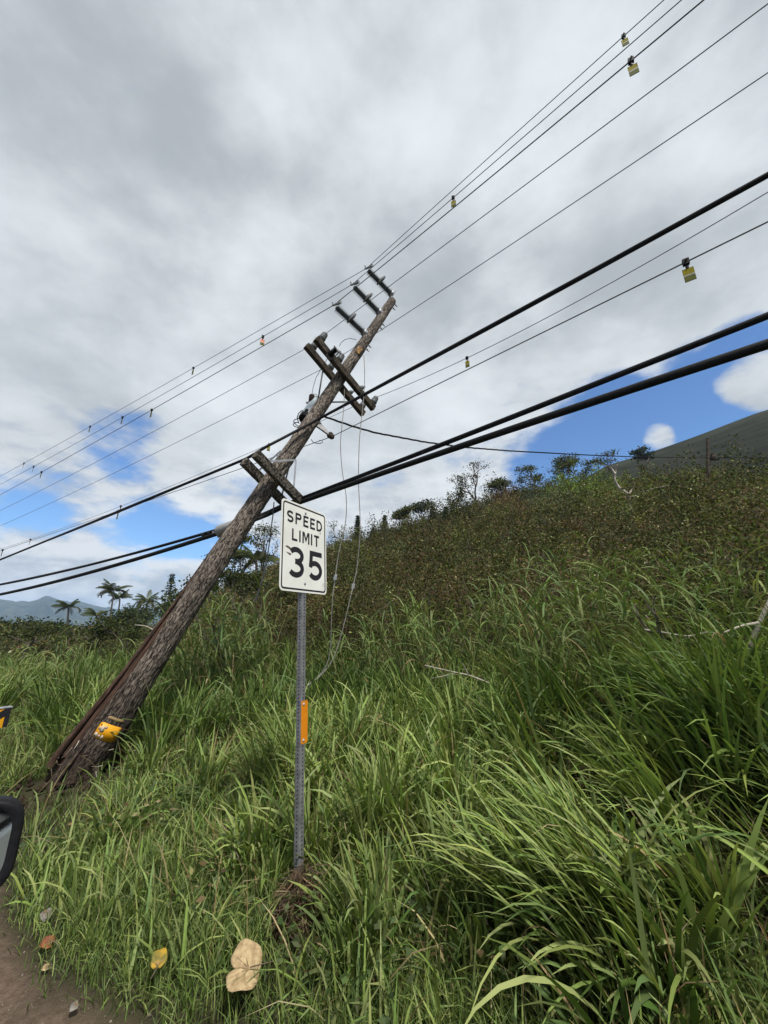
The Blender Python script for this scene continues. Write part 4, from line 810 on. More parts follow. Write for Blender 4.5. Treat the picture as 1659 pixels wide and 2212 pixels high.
def strain(px, py, lam, label):
    p = at(px, py, lam); o = empty('strain_insulator', p, label, 'insulator'); u = nv(np.array([0.12, 0, 1])); m = MB(); m.box(p, (0.03, 0, 0), (0, 0.022, 0), u * 0.048); m.build('block', M['porcelain'], o, bevel=0.01)
    m = MB(); m.lathe(p + u * 0.04, p + u * 0.07, [(0, 0.018), (1, 0.010)], 8); m.build('end_ring', M['galv'], o); m = MB(); m.lathe(p - u * 0.07, p - u * 0.04, [(0, 0.010), (1, 0.018)], 8); m.build('end_ring', M['galv'], o)
strain(763, 1267, 7.28, 'small pale strain insulator on the right dangling wire'); strain(724.5, 1248, 7.05, 'small pale strain insulator on the left dangling wire, nearest the sign')

# ------------------------------------------------------------------ flight diverters clipped to the wires
def diverter(key, px, label, style, size=1.0, turn=0.0):
    P = np.array(WIRES[key]); X, Y = pix(P[:, 0], P[:, 1], P[:, 2]); ok = (P[:, 1] * CT + (P[:, 2] - EYE) * ST) > 1.0
    best = None
    for i in range(len(P) - 1):
        if ok[i] and ok[i + 1] and (X[i] - px) * (X[i + 1] - px) <= 0: f_ = (px - X[i]) / (X[i + 1] - X[i] + 1e-9); best = P[i] * (1 - f_) + P[i + 1] * f_; wd = nv(P[i + 1] - P[i])
    if best is None: return
    o = empty('flight_diverter', best, label, 'wire marker', 'flight diverters clipped to the wires'); dn = np.array([0, 0, -1.0]); sd = nv(np.array([wd[0], wd[1], 0])); nn = np.array([-sd[1], sd[0], 0])
    sd = nv(sd * math.cos(turn) + nn * math.sin(turn)); nn = np.array([-sd[1], sd[0], 0]); s = size
    m = MB(); m.box(best, sd * 0.03 * s, nn * 0.022 * s, (0, 0, 0.035 * s)); m.bar(best + dn * 0.03 * s, best + dn * 0.09 * s, 0.022 * s, 0.022 * s); m.bar(best - nn * 0.05 * s, best + nn * 0.05 * s, 0.014 * s, 0.014 * s); m.build('clamp', M['black'], o)
    t0 = best + dn * 0.09 * s; w, h = 0.05 * s, 0.17 * s; cols = {'y': ('tag_yellow', 'tag_white', 'tag_grey'), 'r': ('tag_red', 'tag_white', 'tag_grey'), 'g': ('tag_grey', 'tag_white', 'tag_grey')}[style]
    for (u0, u1, mt) in ((0, 0.48, cols[0]), (0.48, 0.58, cols[1]), (0.58, 1.0, cols[2])):
        m = MB(); m.box(t0 + dn * h * (u0 + u1) / 2, sd * w, nn * 0.004 * s, dn * h * (u1 - u0) / 2); m.build('tag_plate', M[mt], o)
diverter('W1', 1347, 'yellow tag on the topmost wire near the top right corner', 'y', 0.85, 0.3)
diverter('W3', 1364, 'lower of the two yellow tags near the top right corner', 'y', 1.0, 0.3)
diverter('W2', 979, 'small yellow tag high on the wires right of the pole top', 'y', 0.9, 0.4)
diverter('W6', 1009, 'small yellow tag on the thin wire halfway between the pole and the right edge', 'y', 0.8, 0.2)
diverter('W7', 1482, 'large yellow tag on the neutral wire at the right, below the thick cable', 'y', 0.92, 0.2)
diverter('W6', 581, 'yellow tag on the thin wire just above the lower crossarms', 'y', 0.8, 0.9)
diverter('W2', 568, 'orange tag on the upper wires left of the crossarms', 'r', 1.1, 1.0)
for (k, x, lab) in [('W1', 418, 'dark tag on the topmost wire nearest the pole, left side'), ('W1', 195, 'dark tag midway along the topmost wire at the left'), ('W1', 52, 'dark tag on the topmost wire closest to the left edge'), ('W2', 265, 'dark tag on the second wire at mid left'), ('W2', 73, 'dark tag on the second wire near the left edge'), ('W3', 328, 'dark tag on the third wire nearest the pole, left side'), ('W3', 90, 'dark tag on the third wire near the left edge'), ('W6', 261, 'grey tag above the black cable at the left'), ('W7', 256, 'grey tag hanging across the black cable at the left'), ('W6', 66, 'small grey tag low at the left above the black cable'), ('W7', 6, 'grey tag at the very left edge above the black cable')]:
    diverter(k, x, lab, 'g', 1.0, -0.35 + (x % 7) * 0.05)
# ------------------------------------------------------------------ speed limit sign on its post
def sign():
    yaw, roll, pit = math.radians(61.8), math.radians(-3.0), math.radians(-1.45)
    cy, sy = math.cos(yaw), math.sin(yaw); Rz = np.array([[cy, -sy, 0], [sy, cy, 0], [0, 0, 1]])
    cr, sr = math.cos(roll), math.sin(roll); Ry = np.array([[cr, 0, sr], [0, 1, 0], [-sr, 0, cr]])
    cp, sp = math.cos(pit), math.sin(pit); Rx = np.array([[1, 0, 0], [0, cp, -sp], [0, sp, cp]])
    Rm = Ry @ Rx @ Rz; O = np.array([-0.665, 3.286, 2.1595]); ex, ey, ez = Rm[:, 0], Rm[:, 1], Rm[:, 2]     # ey points away from the viewer
    IN = 0.0254
    def P(x, z, d=0.0): return O + ex * (x - 12) * IN + ez * (30 - z) * IN - ey * d       # inches from the top left corner
    hz = float(hgt(-0.58, 3.3)); root = empty('speed_limit_sign', (O[0] + 0.1, O[1], hz), 'white speed limit 35 sign on a perforated steel post', 'road sign')
    def rrect(x0, z0, x1, z1, r, n=8):
        out = []
        for (cx, cz, a0) in ((x1 - r, z0 + r, -90), (x1 - r, z1 - r, 0), (x0 + r, z1 - r, 90), (x0 + r, z0 + r, 180)):
            for k in range(n + 1): a = math.radians(a0 + 90 * k / n); out.append((cx + r * math.cos(a), cz + r * math.sin(a)))
        return out
    m = MB(); m.poly([P(x, z, 0.0) for (x, z) in rrect(0, 0, 24, 30, 1.5)][::-1], -ey, 0.003); panel = m.build('sign_panel', M['signwhite'], root)
    a = rrect(0.62, 0.62, 23.38, 29.38, 1.2); b = rrect(1.15, 1.15, 22.85, 28.85, 0.75); n = len(a); m = MB()
    vs = [P(x, z, 0.0012) for (x, z) in a] + [P(x, z, 0.0012) for (x, z) in b]; m.add(vs, [(i, n + i, n + (i + 1) % n, (i + 1) % n) for i in range(n)]); m.build('border_line', M['signblack'], panel)
    def stroke(pts, w, closed=False):
        pts = [np.array(p, float) for p in pts]; L, R = [], []
        for i, p in enumerate(pts):
            q0 = pts[max(i - 1, 0)]; q1 = pts[min(i + 1, len(pts) - 1)]; d0 = nv(p - q0) if i else nv(q1 - p); d1 = nv(q1 - p) if i < len(pts) - 1 else d0
            t = nv(d0 + d1); nrm = np.array([-t[1], t[0]]); k = w / 2 / max(0.5, np.dot(nrm, np.array([-d0[1], d0[0]]))); L.append(p + nrm * k); R.append(p - nrm * k)
        return L, R
    def arc(cx, cz, rx, rz, a0, a1, n=18): return [(cx + rx * math.cos(math.radians(a0 + (a1 - a0) * k / n)), cz + rz * math.sin(math.radians(a0 + (a1 - a0) * k / n))) for k in range(n + 1)]
    def glyph(ch, x0, z0, w, h, t):
        """strokes in inches, z down"""
        x1, z1 = x0 + w, z0 + h; q = t / 2; S = []
        if ch == 'L': S = [[(x0 + q, z0), (x0 + q, z1)], [(x0 + t, z1 - q), (x1, z1 - q)]]
        if ch == 'I': S = [[(x0 + w / 2, z0), (x0 + w / 2, z1)]]
        if ch == 'T': S = [[(x0, z0 + q), (x1, z0 + q)], [(x0 + w / 2, z0 + t), (x0 + w / 2, z1)]]
        if ch == 'E': S = [[(x0 + q, z0), (x0 + q, z1)]] + [[(x0 + t, z), (x1 - d, z)] for (z, d) in ((z0 + q, 0), (z0 + h * 0.48, w * 0.12), (z1 - q, 0))]
        if ch == 'M': S = [[(x0 + q, z0), (x0 + q, z1)], [(x1 - q, z0), (x1 - q, z1)], [(x0 + t * 1.0, z0 + 0.15), (x0 + w / 2, z1 - h * 0.28), (x1 - t * 1.0, z0 + 0.15)]]
        if ch in 'PD':
            hh = h * 0.56 if ch == 'P' else h; r = hh / 2 - q; xr = x1 - q - min(r, w * 0.5)
            S = [[(x0 + q, z0), (x0 + q, z1)], [(x0 + t, z0 + q), (xr, z0 + q)] + arc(xr, z0 + hh / 2, x1 - q - xr, r, -90, 90)[1:] + [(x0 + t, z0 + hh - q)]]
        if ch == 'S':
            cx = x0 + w / 2; r1 = h * 0.25 - q * 0.5; rx = w / 2 - q
            S = [arc(cx, z0 + q + r1, rx, r1, -25, -270, 20) + arc(cx, z1 - q - r1, rx, r1, -90, 150, 20)[1:]]
        if ch == '3':
            cx = x0 + w * 0.46; r1 = h * 0.245 - q * 0.5; rx = w / 2 - q
            S = [arc(cx + 0.15, z0 + q + r1 * 0.98, rx * 0.94, r1 * 0.98, -150, 82, 22), [(cx - w * 0.04, z0 + h * 0.475), (cx + w * 0.18, z0 + h * 0.475)], arc(cx + 0.15, z1 - q - r1 * 1.06, rx, r1 * 1.06, -82, 148, 22)]
        if ch == '5':
            cx = x0 + w * 0.47; rz = h * 0.30 - q * 0.6; rx = w / 2 - q; zc = z1 - q - rz
            S = [[(x0 + w * 0.10, z0 + q), (x1 - w * 0.05, z0 + q)], [(x0 + w * 0.10 + q, z0 + t), (x0 + w * 0.055 + q, zc - rz * 0.35)], arc(cx, zc, rx, rz, -152, 145, 26)]
        m = MB()
        for i, s in enumerate(S):
            L, R = stroke(s, t); n = len(L); m.add([P(p[0], p[1], 0.0014 + 0.00012 * i) for p in L] + [P(p[0], p[1], 0.0014 + 0.00012 * i) for p in R], [(k, k + 1, n + k + 1, n + k) for k in range(n - 1)])
        m.build('letter', M['signblack'], panel)
    for ch, x in zip('SPEED', (2.55, 6.75, 10.85, 14.55, 18.2)): glyph(ch, x, 3.45, 3.25 if ch in 'SD' else (3.1 if ch == 'P' else 2.75), 4.05, 0.74)
    for ch, x, w in zip('LIMIT', (5.2, 8.75, 10.45, 15.0, 16.75), (2.7, 0.8, 3.75, 0.8, 2.9)): glyph(ch, x, 9.35, w, 4.05, 0.74)
    glyph('3', 3.6, 15.35, 8.0, 10.1, 1.75); glyph('5', 13.6, 15.35, 8.0, 10.1, 1.75)
    for z in (2.5, 27.0):
        p = P(12, z, 0.001); MB().lathe(p, p - ey * 0.006, [(0, 0.012), (0.5, 0.0115), (1, 0.006)], 12).build('bolt', M['galv'], panel)
    # scratches left of the 3
    for pts in ([(2.1, 15.9), (3.0, 15.55), (4.2, 15.9), (5.2, 16.3), (4.4, 16.6), (3.2, 16.2)], [(2.5, 17.6), (3.6, 17.8), (4.9, 17.9), (5.0, 18.3), (4.3, 18.5), (3.3, 18.0)], [(21.9, 26.0), (22.05, 26.0), (22.1, 27.2), (21.95, 27.2)], [(20.1, 7.9), (20.5, 7.7), (20.55, 8.2), (20.2, 8.4)]):
        m = MB(); m.add([P(x, z, 0.0022) for (x, z) in pts], [tuple(range(len(pts)))[::-1]]); m.build('scratch', M['twig'], panel)
    # square perforated tube behind the panel, holes as flat dark discs on two faces, their inner shade painted in
    top = P(12, 1.5, -0.003) + ey * 0.0255; up = ez; bot = top - up * ((top[2] - hz + 0.25) / up[2]); H = float(np.linalg.norm(top - bot)); hw = 0.0255
    fx, fy = ex, ey; m = MB(); rr = 0.005; sec = []
    for (sx_, sy_) in ((1, -1), (1, 1), (-1, 1), (-1, -1)):
        for k in range(4): 
            a0 = {(1, -1): -90, (1, 1): 0, (-1, 1): 90, (-1, -1): 180}[(sx_, sy_)]; a = math.radians(a0 + 30 * k); sec.append(((hw - rr) * sx_ + rr * math.cos(a), (hw - rr) * sy_ + rr * math.sin(a)))
    n = len(sec); vs = [bot + fx * x + fy * y for (x, y) in sec] + [top + fx * x + fy * y for (x, y) in sec]
    m.add(vs, [(k, (k + 1) % n, n + (k + 1) % n, n + k) for k in range(n)] + [tuple(range(n))[::-1], tuple(range(n, 2 * n))])
    post = m.build('post', M['galv_dk'], root, True); e = post.modifiers.new('edge', 'EDGE_SPLIT'); e.split_angle = 0.5
    hm = None; k = 0; d = 0.30
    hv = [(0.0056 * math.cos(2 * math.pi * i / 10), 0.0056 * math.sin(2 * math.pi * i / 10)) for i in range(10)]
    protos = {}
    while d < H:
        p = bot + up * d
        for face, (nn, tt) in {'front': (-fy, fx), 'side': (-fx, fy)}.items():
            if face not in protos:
                me = bpy.data.meshes.new('painted_hole'); me.from_pydata([tuple(tt * x + up * z + nn * 0.0003) for (x, z) in hv], [], [tuple(range(10))]); me.update(); me.materials.append(M['hole_shade']); protos[face] = me
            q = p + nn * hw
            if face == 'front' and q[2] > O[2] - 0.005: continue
            ho = bpy.data.objects.new('painted_hole', protos[face]); COL.objects.link(ho); ho.parent = post; ho.location = tuple(q - ORIG[root])
        d += 0.0254
    # orange reflector strip on the same side as the panel
    pc = bot + up * 0; z_t, z_b = None, None
    def zfor(py):     # height on the post that shows at this row
        ds = np.linspace(0.2, H, 3000); A = bot + up * ds[:, None] - fy * hw; X, Y = pix(A[:, 0], A[:, 1], A[:, 2]); return float(ds[np.argmin(abs(Y - py))])
    d0, d1 = zfor(1607), zfor(1514); c = bot + up * (d0 + d1) / 2 - fy * (hw + 0.002) + fx * 0.014; hh = (d1 - d0) / 2; w = 0.038
    pts = [c + fx * (w - 0.008) + up * hh, c - fx * (w - 0.008) + up * hh, c - fx * w + up * (hh - 0.01), c - fx * w - up * (hh - 0.01), c - fx * (w - 0.008) - up * hh, c + fx * (w - 0.008) - up * hh, c + fx * w - up * (hh - 0.01), c + fx * w + up * (hh - 0.01)]
    m = MB(); m.poly(pts[::-1], -fy, 0.002); st = m.build('reflector_strip', M['orange'], root); st['label'] = 'orange reflector strip bolted to the post'
    for q in (-0.84, 0.84): p = c + up * hh * q - fx * 0.010; MB().lathe(p - fy * 0.0005, p - fy * 0.007, [(0, 0.011), (0.4, 0.010), (1, 0.004)], 12).build('bolt', M['galv'], st)
    return bot, hz
POSTB, POSTZ = sign()
# matted dead grass round the foot of the post
def thatch():
    c = np.array([-0.53, 3.10, float(hgt(-0.53, 3.10))]); st = Stuff(); n = 3200; a = U(0, 6.283, n); r = np.sqrt(U(0, 1, n)) * 0.19
    root = np.stack([c[0] + r * np.cos(a), c[1] + r * np.sin(a), c[2] + 0.40 * (1 - (r / 0.22) ** 2) * U(0.45, 1.0, n)], -1); base = mixcol(n, [(0.12, 0.08, 0.05), (0.09, 0.06, 0.038), (0.22, 0.165, 0.105), (0.06, 0.04, 0.026)], 0.3)
    st.add(*ribbon_blades(root, U(0, 6.283, n), U(0.04, 0.15, n), U(0.003, 0.009, n), np.radians(U(-85, 10, n)), np.radians(U(-30, 60, n)), 4, base, base, 1.2))
    tag(st.build('dead_grass_clump', M['grass'], org=tuple(c)), 'brown clump of matted dead grass at the foot of the sign post', 'dead grass')
    for (p, q, l) in [((640, 1846, 3.2), (702, 1880, 2.75), 'pale straw stalk slanting down right from the post foot'), ((595, 1862, 2.95), (660, 1842, 3.1), 'pale straw stalk crossing in front of the post foot')]:
        A, B = at(*p), at(*q); tag(MB().tube([A, (A + B) / 2 + np.array([0, 0, 0.015]), B], [0.004, 0.004, 0.002], 5).build('straw', M['deadwood'], org=A), l, 'straw')
thatch()
# ------------------------------------------------------------------ striped hazard marker at the left edge
def marker():
    c = at(20, 1541, 6.0); gz = float(hgt(c[0] - 0.3, c[1])); rt = at(26, 1528, 6.0); u = nv(np.array([0.5, 0.866, 0])); nn = np.array([-u[1], u[0], 0]); nn = nn if nn[1] < 0 else -nn
    wd, hh = 0.62, 0.27; tr = np.array([rt[0], rt[1], rt[2]]); o = empty('hazard_marker', (tr[0] - u[0] * wd / 2, tr[1] - u[1] * wd / 2, gz), 'low hazard marker with black and orange stripes at the left edge, in the grass', 'road marker')
    m = MB(); m.box(tr - u * wd / 2 - np.array([0, 0, hh / 2]) - nn * 0.035, u * wd / 2, nn * 0.032, (0, 0, hh / 2)); m.build('box', M['brown_iron'], o, bevel=0.01)
    for k in (0.12, 0.5): m = MB(); q = tr - u * k - np.array([0, 0, hh]) - nn * 0.035; m.bar(q, np.array([q[0], q[1], gz - 0.2]), 0.07, 0.05, u); m.build('leg', M['galv_dk'], o)
    m = MB(); m.box(tr - u * wd / 2 + np.array([0, 0, 0.008]) - nn * 0.035, u * (wd / 2 + 0.008), nn * 0.045, (0, 0, 0.008)); m.build('top_plate', M['galv'], o)
    def Q(x, z, d): return tr - u * (wd - x) + np.array([0, 0, -z]) + nn * d
    m = MB(); m.poly([Q(0.0, 0.005, 0.004), Q(wd - 0.005, 0.005, 0.004), Q(wd - 0.005, hh, 0.004), Q(0, hh, 0.004)], nn, 0.006); pn = m.build('panel', M['signblack'], o)
    def clip(poly, f):
        out = []
        for i in range(len(poly)):
            p, q = np.array(poly[i]), np.array(poly[(i + 1) % len(poly)]); a, b = f(p), f(q)
            if a >= 0: out.append(tuple(p))
            if (a >= 0) != (b >= 0): out.append(tuple(p + (q - p) * a / (a - b)))
        return out
    lim = wd - 0.065
    for z0 in (-0.17, 0.12, 0.41):
        zu = lambda xx: z0 + 0.62 * (lim - xx)
        pts = [(0.0, zu(0.0)), (lim, zu(lim)), (lim, zu(lim) + 0.17), (0.0, zu(0.0) + 0.17)]
        pts = clip(pts, lambda p: p[1] - 0.012); pts = clip(pts, lambda p: hh - p[1]) if pts else pts
        if len(pts) > 2: m = MB(); m.poly([Q(x, z, 0.0065) for (x, z) in pts], nn, 0.002); m.build('stripe', M['yellow'], pn)
marker()
# ------------------------------------------------------------------ car at the left edge: only its side with the mirror is near the view
def car():
    d3 = np.array([RD[0], RD[1], 0]); n3 = np.array([RN[0], RN[1], 0]); upv = np.array([0, 0, 1.0])
    def C(t, s, z): return d3 * t + n3 * s + upv * z
    root = empty('car', C(0.2, -0.6, 0.0), 'white car at the left edge showing its black side mirror', 'car')
    # mirror
    ctr = at(-62, 1846, 0.98); ref = nv(-d3 * 1.0 - n3 * 0.34 - upv * 0.22); inc = nv(ctr - CAMP); nrm = nv(ref - inc); ex = nv(np.cross(upv, nrm)); 
    if ex[0] < 0: ex = -ex
    ez = nv(np.cross(nrm, ex)); ez = ez if ez[2] > 0 else -ez
    def outline(wl, wr, ht, hb, rad, n=6):
        out = []
        for (cx, cz, a0, r) in ((wr - rad, ht - rad, 90, rad), (-wl + rad, ht - rad, 180, rad), (-wl + rad, -hb + rad, 270, rad), (wr - rad, -hb + rad, 0, rad)):
            for k in range(n + 1): a = math.radians(a0 + (90 * k / n if cx < 0 else -90 + 90 * k / n + (0 if a0 == 90 else 90) * 0)); out.append((cx + r * math.cos(a), cz + r * math.sin(a)))
        return out
    def rr_(wl, wr, ht, hb, r, n=7):
        out = []
        for (cx, cz, a0) in ((wr - r, ht - r, 0), (-wl + r, ht - r, 90), (-wl + r, -hb + r, 180), (wr - r, -hb + r, 270)):
            for k in range(n + 1): a = math.radians(a0 + 90 * k / n); out.append((cx + r * math.cos(a), cz + r * math.sin(a)))
        return out
    W_, H_ = 0.092, 0.112
    rings = []
    for (dd, sc, gr) in ((0.012, 0.0, 0.86), (0.0, 0.0, 0.80), (0.018, 0.0, 0.93), (0.0, 0.0, 1.0), (-0.04, 0, 1.0), (-0.075, 0, 0.9), (-0.10, 0, 0.66), (-0.112, 0, 0.2)):
        rings.append([ctr + ex * x * gr + ez * z * (0.97 * gr + 0.03 if gr > 0.7 else gr) + nrm * dd for (x, z) in rr_(0.15, W_, H_, H_, 0.07)])
    rings = rings[2:]; inner = [ctr + ex * x * 0.70 + ez * z * 0.76 + nrm * -0.004 for (x, z) in rr_(0.15, W_, H_, H_, 0.07)]; rings = [inner] + rings
    n = len(inner); m = MB(); vs = [p for r in rings for p in r]; m.add(vs, [(i * n + k, (i + 1) * n + k, (i + 1) * n + (k + 1) % n, i * n + (k + 1) % n) for i in range(len(rings) - 1) for k in range(n)] + [tuple((len(rings) - 1) * n + k for k in range(n))])
    mir = m.build('side_mirror', M['black'], root, True); mir['label'] = 'black side mirror housing'
    mm, nt, out = mat_new('mirror_glass'); b = principled(nt, 0.03, 0.5, 1.0); b.inputs['Base Color'].default_value = (0.9, 0.93, 0.93, 1); nz = tex_noise(nt, objco(nt), 3, 2); bump(nt, nz, 0.02, 0.002, b); nt.links.new(b.outputs[0], out.inputs[0])
    m = MB(); m.add([ctr + ex * x * 0.74 + ez * z * 0.80 for (x, z) in rr_(0.15, W_, H_, H_, 0.07)], [tuple(range(n))]); g = m.build('mirror_glass', mm, mir)
    m = MB(); m.bar(ctr - ex * 0.14 - nrm * 0.05, C(1.2, 0.12, 1.16), 0.05, 0.06); m.build('mirror_arm', M['black'], mir)
    # body side: door with open window, rear door, pillars, sill; wheels
    def slab(name, pts, s_in, s_out, mat, bevel=0.02):
        m = MB(); k = len(pts); vs = [C(t, s_out, z) for (t, z) in pts] + [C(t, s_in, z) for (t, z) in pts]
        m.add(vs, [tuple(range(k)), tuple(range(2 * k - 1, k - 1, -1))] + [(i, k + i, k + (i + 1) % k, (i + 1) % k) for i in range(k)]); return m.build(name, mat, root, bevel=bevel)
    slab('front_door', [(1.15, 0.42), (1.15, 1.06), (0.9, 1.10), (-0.12, 1.10), (-0.12, 0.42)], 0.02, 0.13, M['carwhite'])
    slab('rear_door', [(-0.14, 0.42), (-0.14, 1.10), (-1.25, 1.13), (-1.35, 0.75), (-1.05, 0.42)], 0.02, 0.13, M['carwhite'])
    slab('rear_quarter', [(-1.07, 0.40), (-1.37, 0.75), (-1.27, 1.13), (-2.3, 1.16), (-2.45, 0.9), (-2.4, 0.45), (-2.05, 0.45), (-2.0, 0.7), (-1.75, 0.84), (-1.45, 0.72), (-1.4, 0.42)], 0.02, 0.125, M['carwhite'])
    slab('front_wing', [(2.75, 0.5), (2.7, 0.86), (1.17, 1.05), (1.17, 0.42), (1.35, 0.42), (1.42, 0.68), (1.7, 0.82), (2.0, 0.7), (2.08, 0.45)], -0.02, 0.12, M['carwhite'])
    slab('window_trim', [(0.9, 1.10), (0.9, 1.135), (-1.25, 1.165), (-1.25, 1.13)], 0.04, 0.12, M['black'], 0.004)
    slab('rear_window', [(-0.20, 1.165), (-0.22, 1.52), (-1.0, 1.50), (-1.25, 1.17)], 0.03, 0.06, M['black'], 0.004)
    slab('pillar', [(-0.10, 1.165), (-0.12, 1.56), (-0.20, 1.56), (-0.20, 1.165)], 0.02, 0.08, M['black'], 0.004)
    slab('seat', [(-0.25, 0.45), (-0.25, 0.75), (-0.5, 1.62), (-0.75, 1.62), (-0.75, 0.45)], -0.62, -0.01, M['black'], 0.03)
    for t in (1.72, -1.75):
        w = MB(); a = C(t, -0.13, 0.33); e = C(t, 0.09, 0.33); w.lathe(a, e, [(0, 0.2), (0.05, 0.31), (0.2, 0.33), (0.8, 0.33), (0.95, 0.31), (1, 0.2)], 28); wo = w.build('wheel', M['black'], root, True)
        w = MB(); w.lathe(C(t, 0.06, 0.33), C(t, 0.095, 0.33), [(0, 0.21), (0.7, 0.20), (1, 0.08)], 20); w.build('rim', M['galv'], wo)
car()
# ------------------------------------------------------------------ trees
def ground_at(px, r):
    """ground point at horizontal distance r in the direction of this image column near the horizon"""
    a = math.atan2((px - CX) / F, CT + ST * 0.1); x, y = r * math.sin(a), r * math.cos(a); return np.array([x, y, float(hgt(x, y))])
def frond_mesh(L, droop, seed, col):
    rg = random.Random(seed); st = Stuff(); n = 13; pts = [np.zeros(3)]; e = math.radians(28)
    for k in range(n): e -= math.radians(droop) / n; pts.append(pts[-1] + np.array([math.cos(e), 0, math.sin(e)]) * L / n)
    V = []; C = []
    for k, p in enumerate(pts): w = 0.04 * (1 - 0.8 * k / n); V += [p + (0, -w, 0), p + (0, w, 0)]; C += [(0.16, 0.15, 0.06, 1)] * 2
    st.add(np.array(V, np.float32), np.array([(2 * k, 2 * k + 1, 2 * k + 3, 2 * k + 2) for k in range(n)]), np.array(C, np.float32))
    LV = []; LC = []; LQ = []
    for k in range(60):
        u = 0.08 + 0.92 * k / 60; q = u * n; i = min(int(q), n - 1); p = pts[i] + (pts[i + 1] - pts[i]) * (q - i)
        for sgn in (-1, 1):
            ln = L * 0.30 * math.sin(math.pi * (0.15 + 0.8 * u)) * rg.uniform(0.75, 1.1); d = np.array([0.75, sgn * 0.75, -rg.uniform(0.25, 0.9)]); d /= np.linalg.norm(d); mid = p + d * ln * 0.5; tip = p + d * ln + np.array([0, 0, -0.12 * ln]); w = np.array([0.026, 0, 0.008]) * (L / 3)
            c = np.array(col) * rg.uniform(0.7, 1.35); b = len(LV); LV += [p - w * 0.6, p + w * 0.6, mid + w, mid - w, tip]; LC += [(*c, 1)] * 5; LQ += [(b, b + 1, b + 2, b + 3), (b + 3, b + 2, b + 4, b + 4)]
    V2 = np.array(LV, np.float32); 
    q4 = np.array([f for f in LQ if f[2] != f[3]]); tri = [f for f in LQ if f[2] == f[3]]
    # turn the tips into thin quads by doubling the tip vertex
    ex = []; 
    for f in tri: V2 = V2; ex.append(f[:3])
    base = len(V2); tips = V2[[f[2] for f in ex]] + np.array([0.004, 0, 0], np.float32); LC += [LC[f[2]] for f in ex]
    V2 = np.concatenate([V2, tips]); q5 = np.array([(f[0], f[1], base + i, f[2]) for i, f in enumerate(ex)]); st.add(V2, np.concatenate([q4, q5]), np.array(LC, np.float32))
    me_o = st.build('frond', M['leaf']); me = me_o.data; bpy.data.objects.remove(me_o); return me
FRONDS = [frond_mesh(3.0, d, i, c) for i, (d, c) in enumerate([(70, (0.06, 0.075, 0.025)), (95, (0.05, 0.06, 0.022)), (120, (0.085, 0.08, 0.033)), (45, (0.07, 0.09, 0.03))])]
def palm(base, crown, label, nf=15, size=1.0, wind=0.0, seed=0, trunk_r=0.14):
    rg = random.Random(seed); o = empty('palm_tree', base, label, 'palm tree', 'palm trees'); b = np.array(base, float); c = np.array(crown, float); pts = [b + (c - b) * f + np.array([0.25 * math.sin(f * 3.0) * rg.uniform(0.3, 1), 0, 0]) * np.linalg.norm(c - b) * 0.06 * (1 if f < 1 else 0) for f in np.linspace(0, 1, 9)]; pts[-1] = c
    MB().tube(pts, [trunk_r * (1.25 - 0.5 * k / 8) for k in range(9)], 8).build('trunk', M['palmtrunk'], o, True)
    for k in range(nf):
        a = 2 * math.pi * k / nf + rg.uniform(-0.25, 0.25); tl = rg.uniform(-0.35, 0.75); a = a + wind * math.sin(a) * 0.55
        f = bpy.data.objects.new('frond', FRONDS[(0 if tl > 0.2 else 1 + k % 2) if k % 5 else 3]); COL.objects.link(f); f.parent = o; f.location = tuple(c - b + np.array([0, 0, 0.05])); s = size * rg.uniform(0.8, 1.1); f.scale = (s, s, s); f.rotation_euler = (rg.uniform(-0.4, 0.4), -tl, a)
    return o
def lam_pt(px, py, r): v = ray(px, py); return CAMP + v * (r / math.hypot(v[0], v[1]))
def place(px, r): v = lam_pt(px, 1340, r); return np.array([v[0], v[1], float(hgt(v[0], v[1]))])
def palm_at(px, py, pxb, r, label, size, **k): c = lam_pt(px, py, r); b = place(pxb, r); b[:2] = lam_pt(pxb, py + 60, r)[:2]; b[2] = float(hgt(b[0], b[1])) - 0.2; return palm(b, c, label, size=size, **k)
palm_at(148, 1312, 144, 74, 'lone coconut palm furthest left in front of the mountains', 0.72, nf=16, wind=0.5, seed=1)
palm_at(246, 1276, 237, 78, 'tallest coconut palm in the left group with a windswept crown', 0.85, nf=20, wind=0.8, seed=2)
palm_at(259, 1293, 253, 84, 'coconut palm close behind the tallest palm on its right', 0.8, nf=18, wind=0.6, seed=3)
palm_at(208, 1330, 213, 70, 'low coconut palm left of the tallest palm', 0.72, nf=14, wind=0.6, seed=4)
palm_at(318, 1298, 316, 66, 'shaggy coconut palm among dark bushes left of the leaning pole', 0.75, nf=18, wind=0.7, seed=5)
palm_at(554, 1212, 552, 30, 'young palm with arching fronds on the slope between pole and sign', 0.62, nf=15, wind=0.2, seed=6, trunk_r=0.11)
palm_at(105, 1352, 105, 66, 'very low small palm rising from the scrub at the far left', 0.5, nf=9, wind=0.4, seed=7)

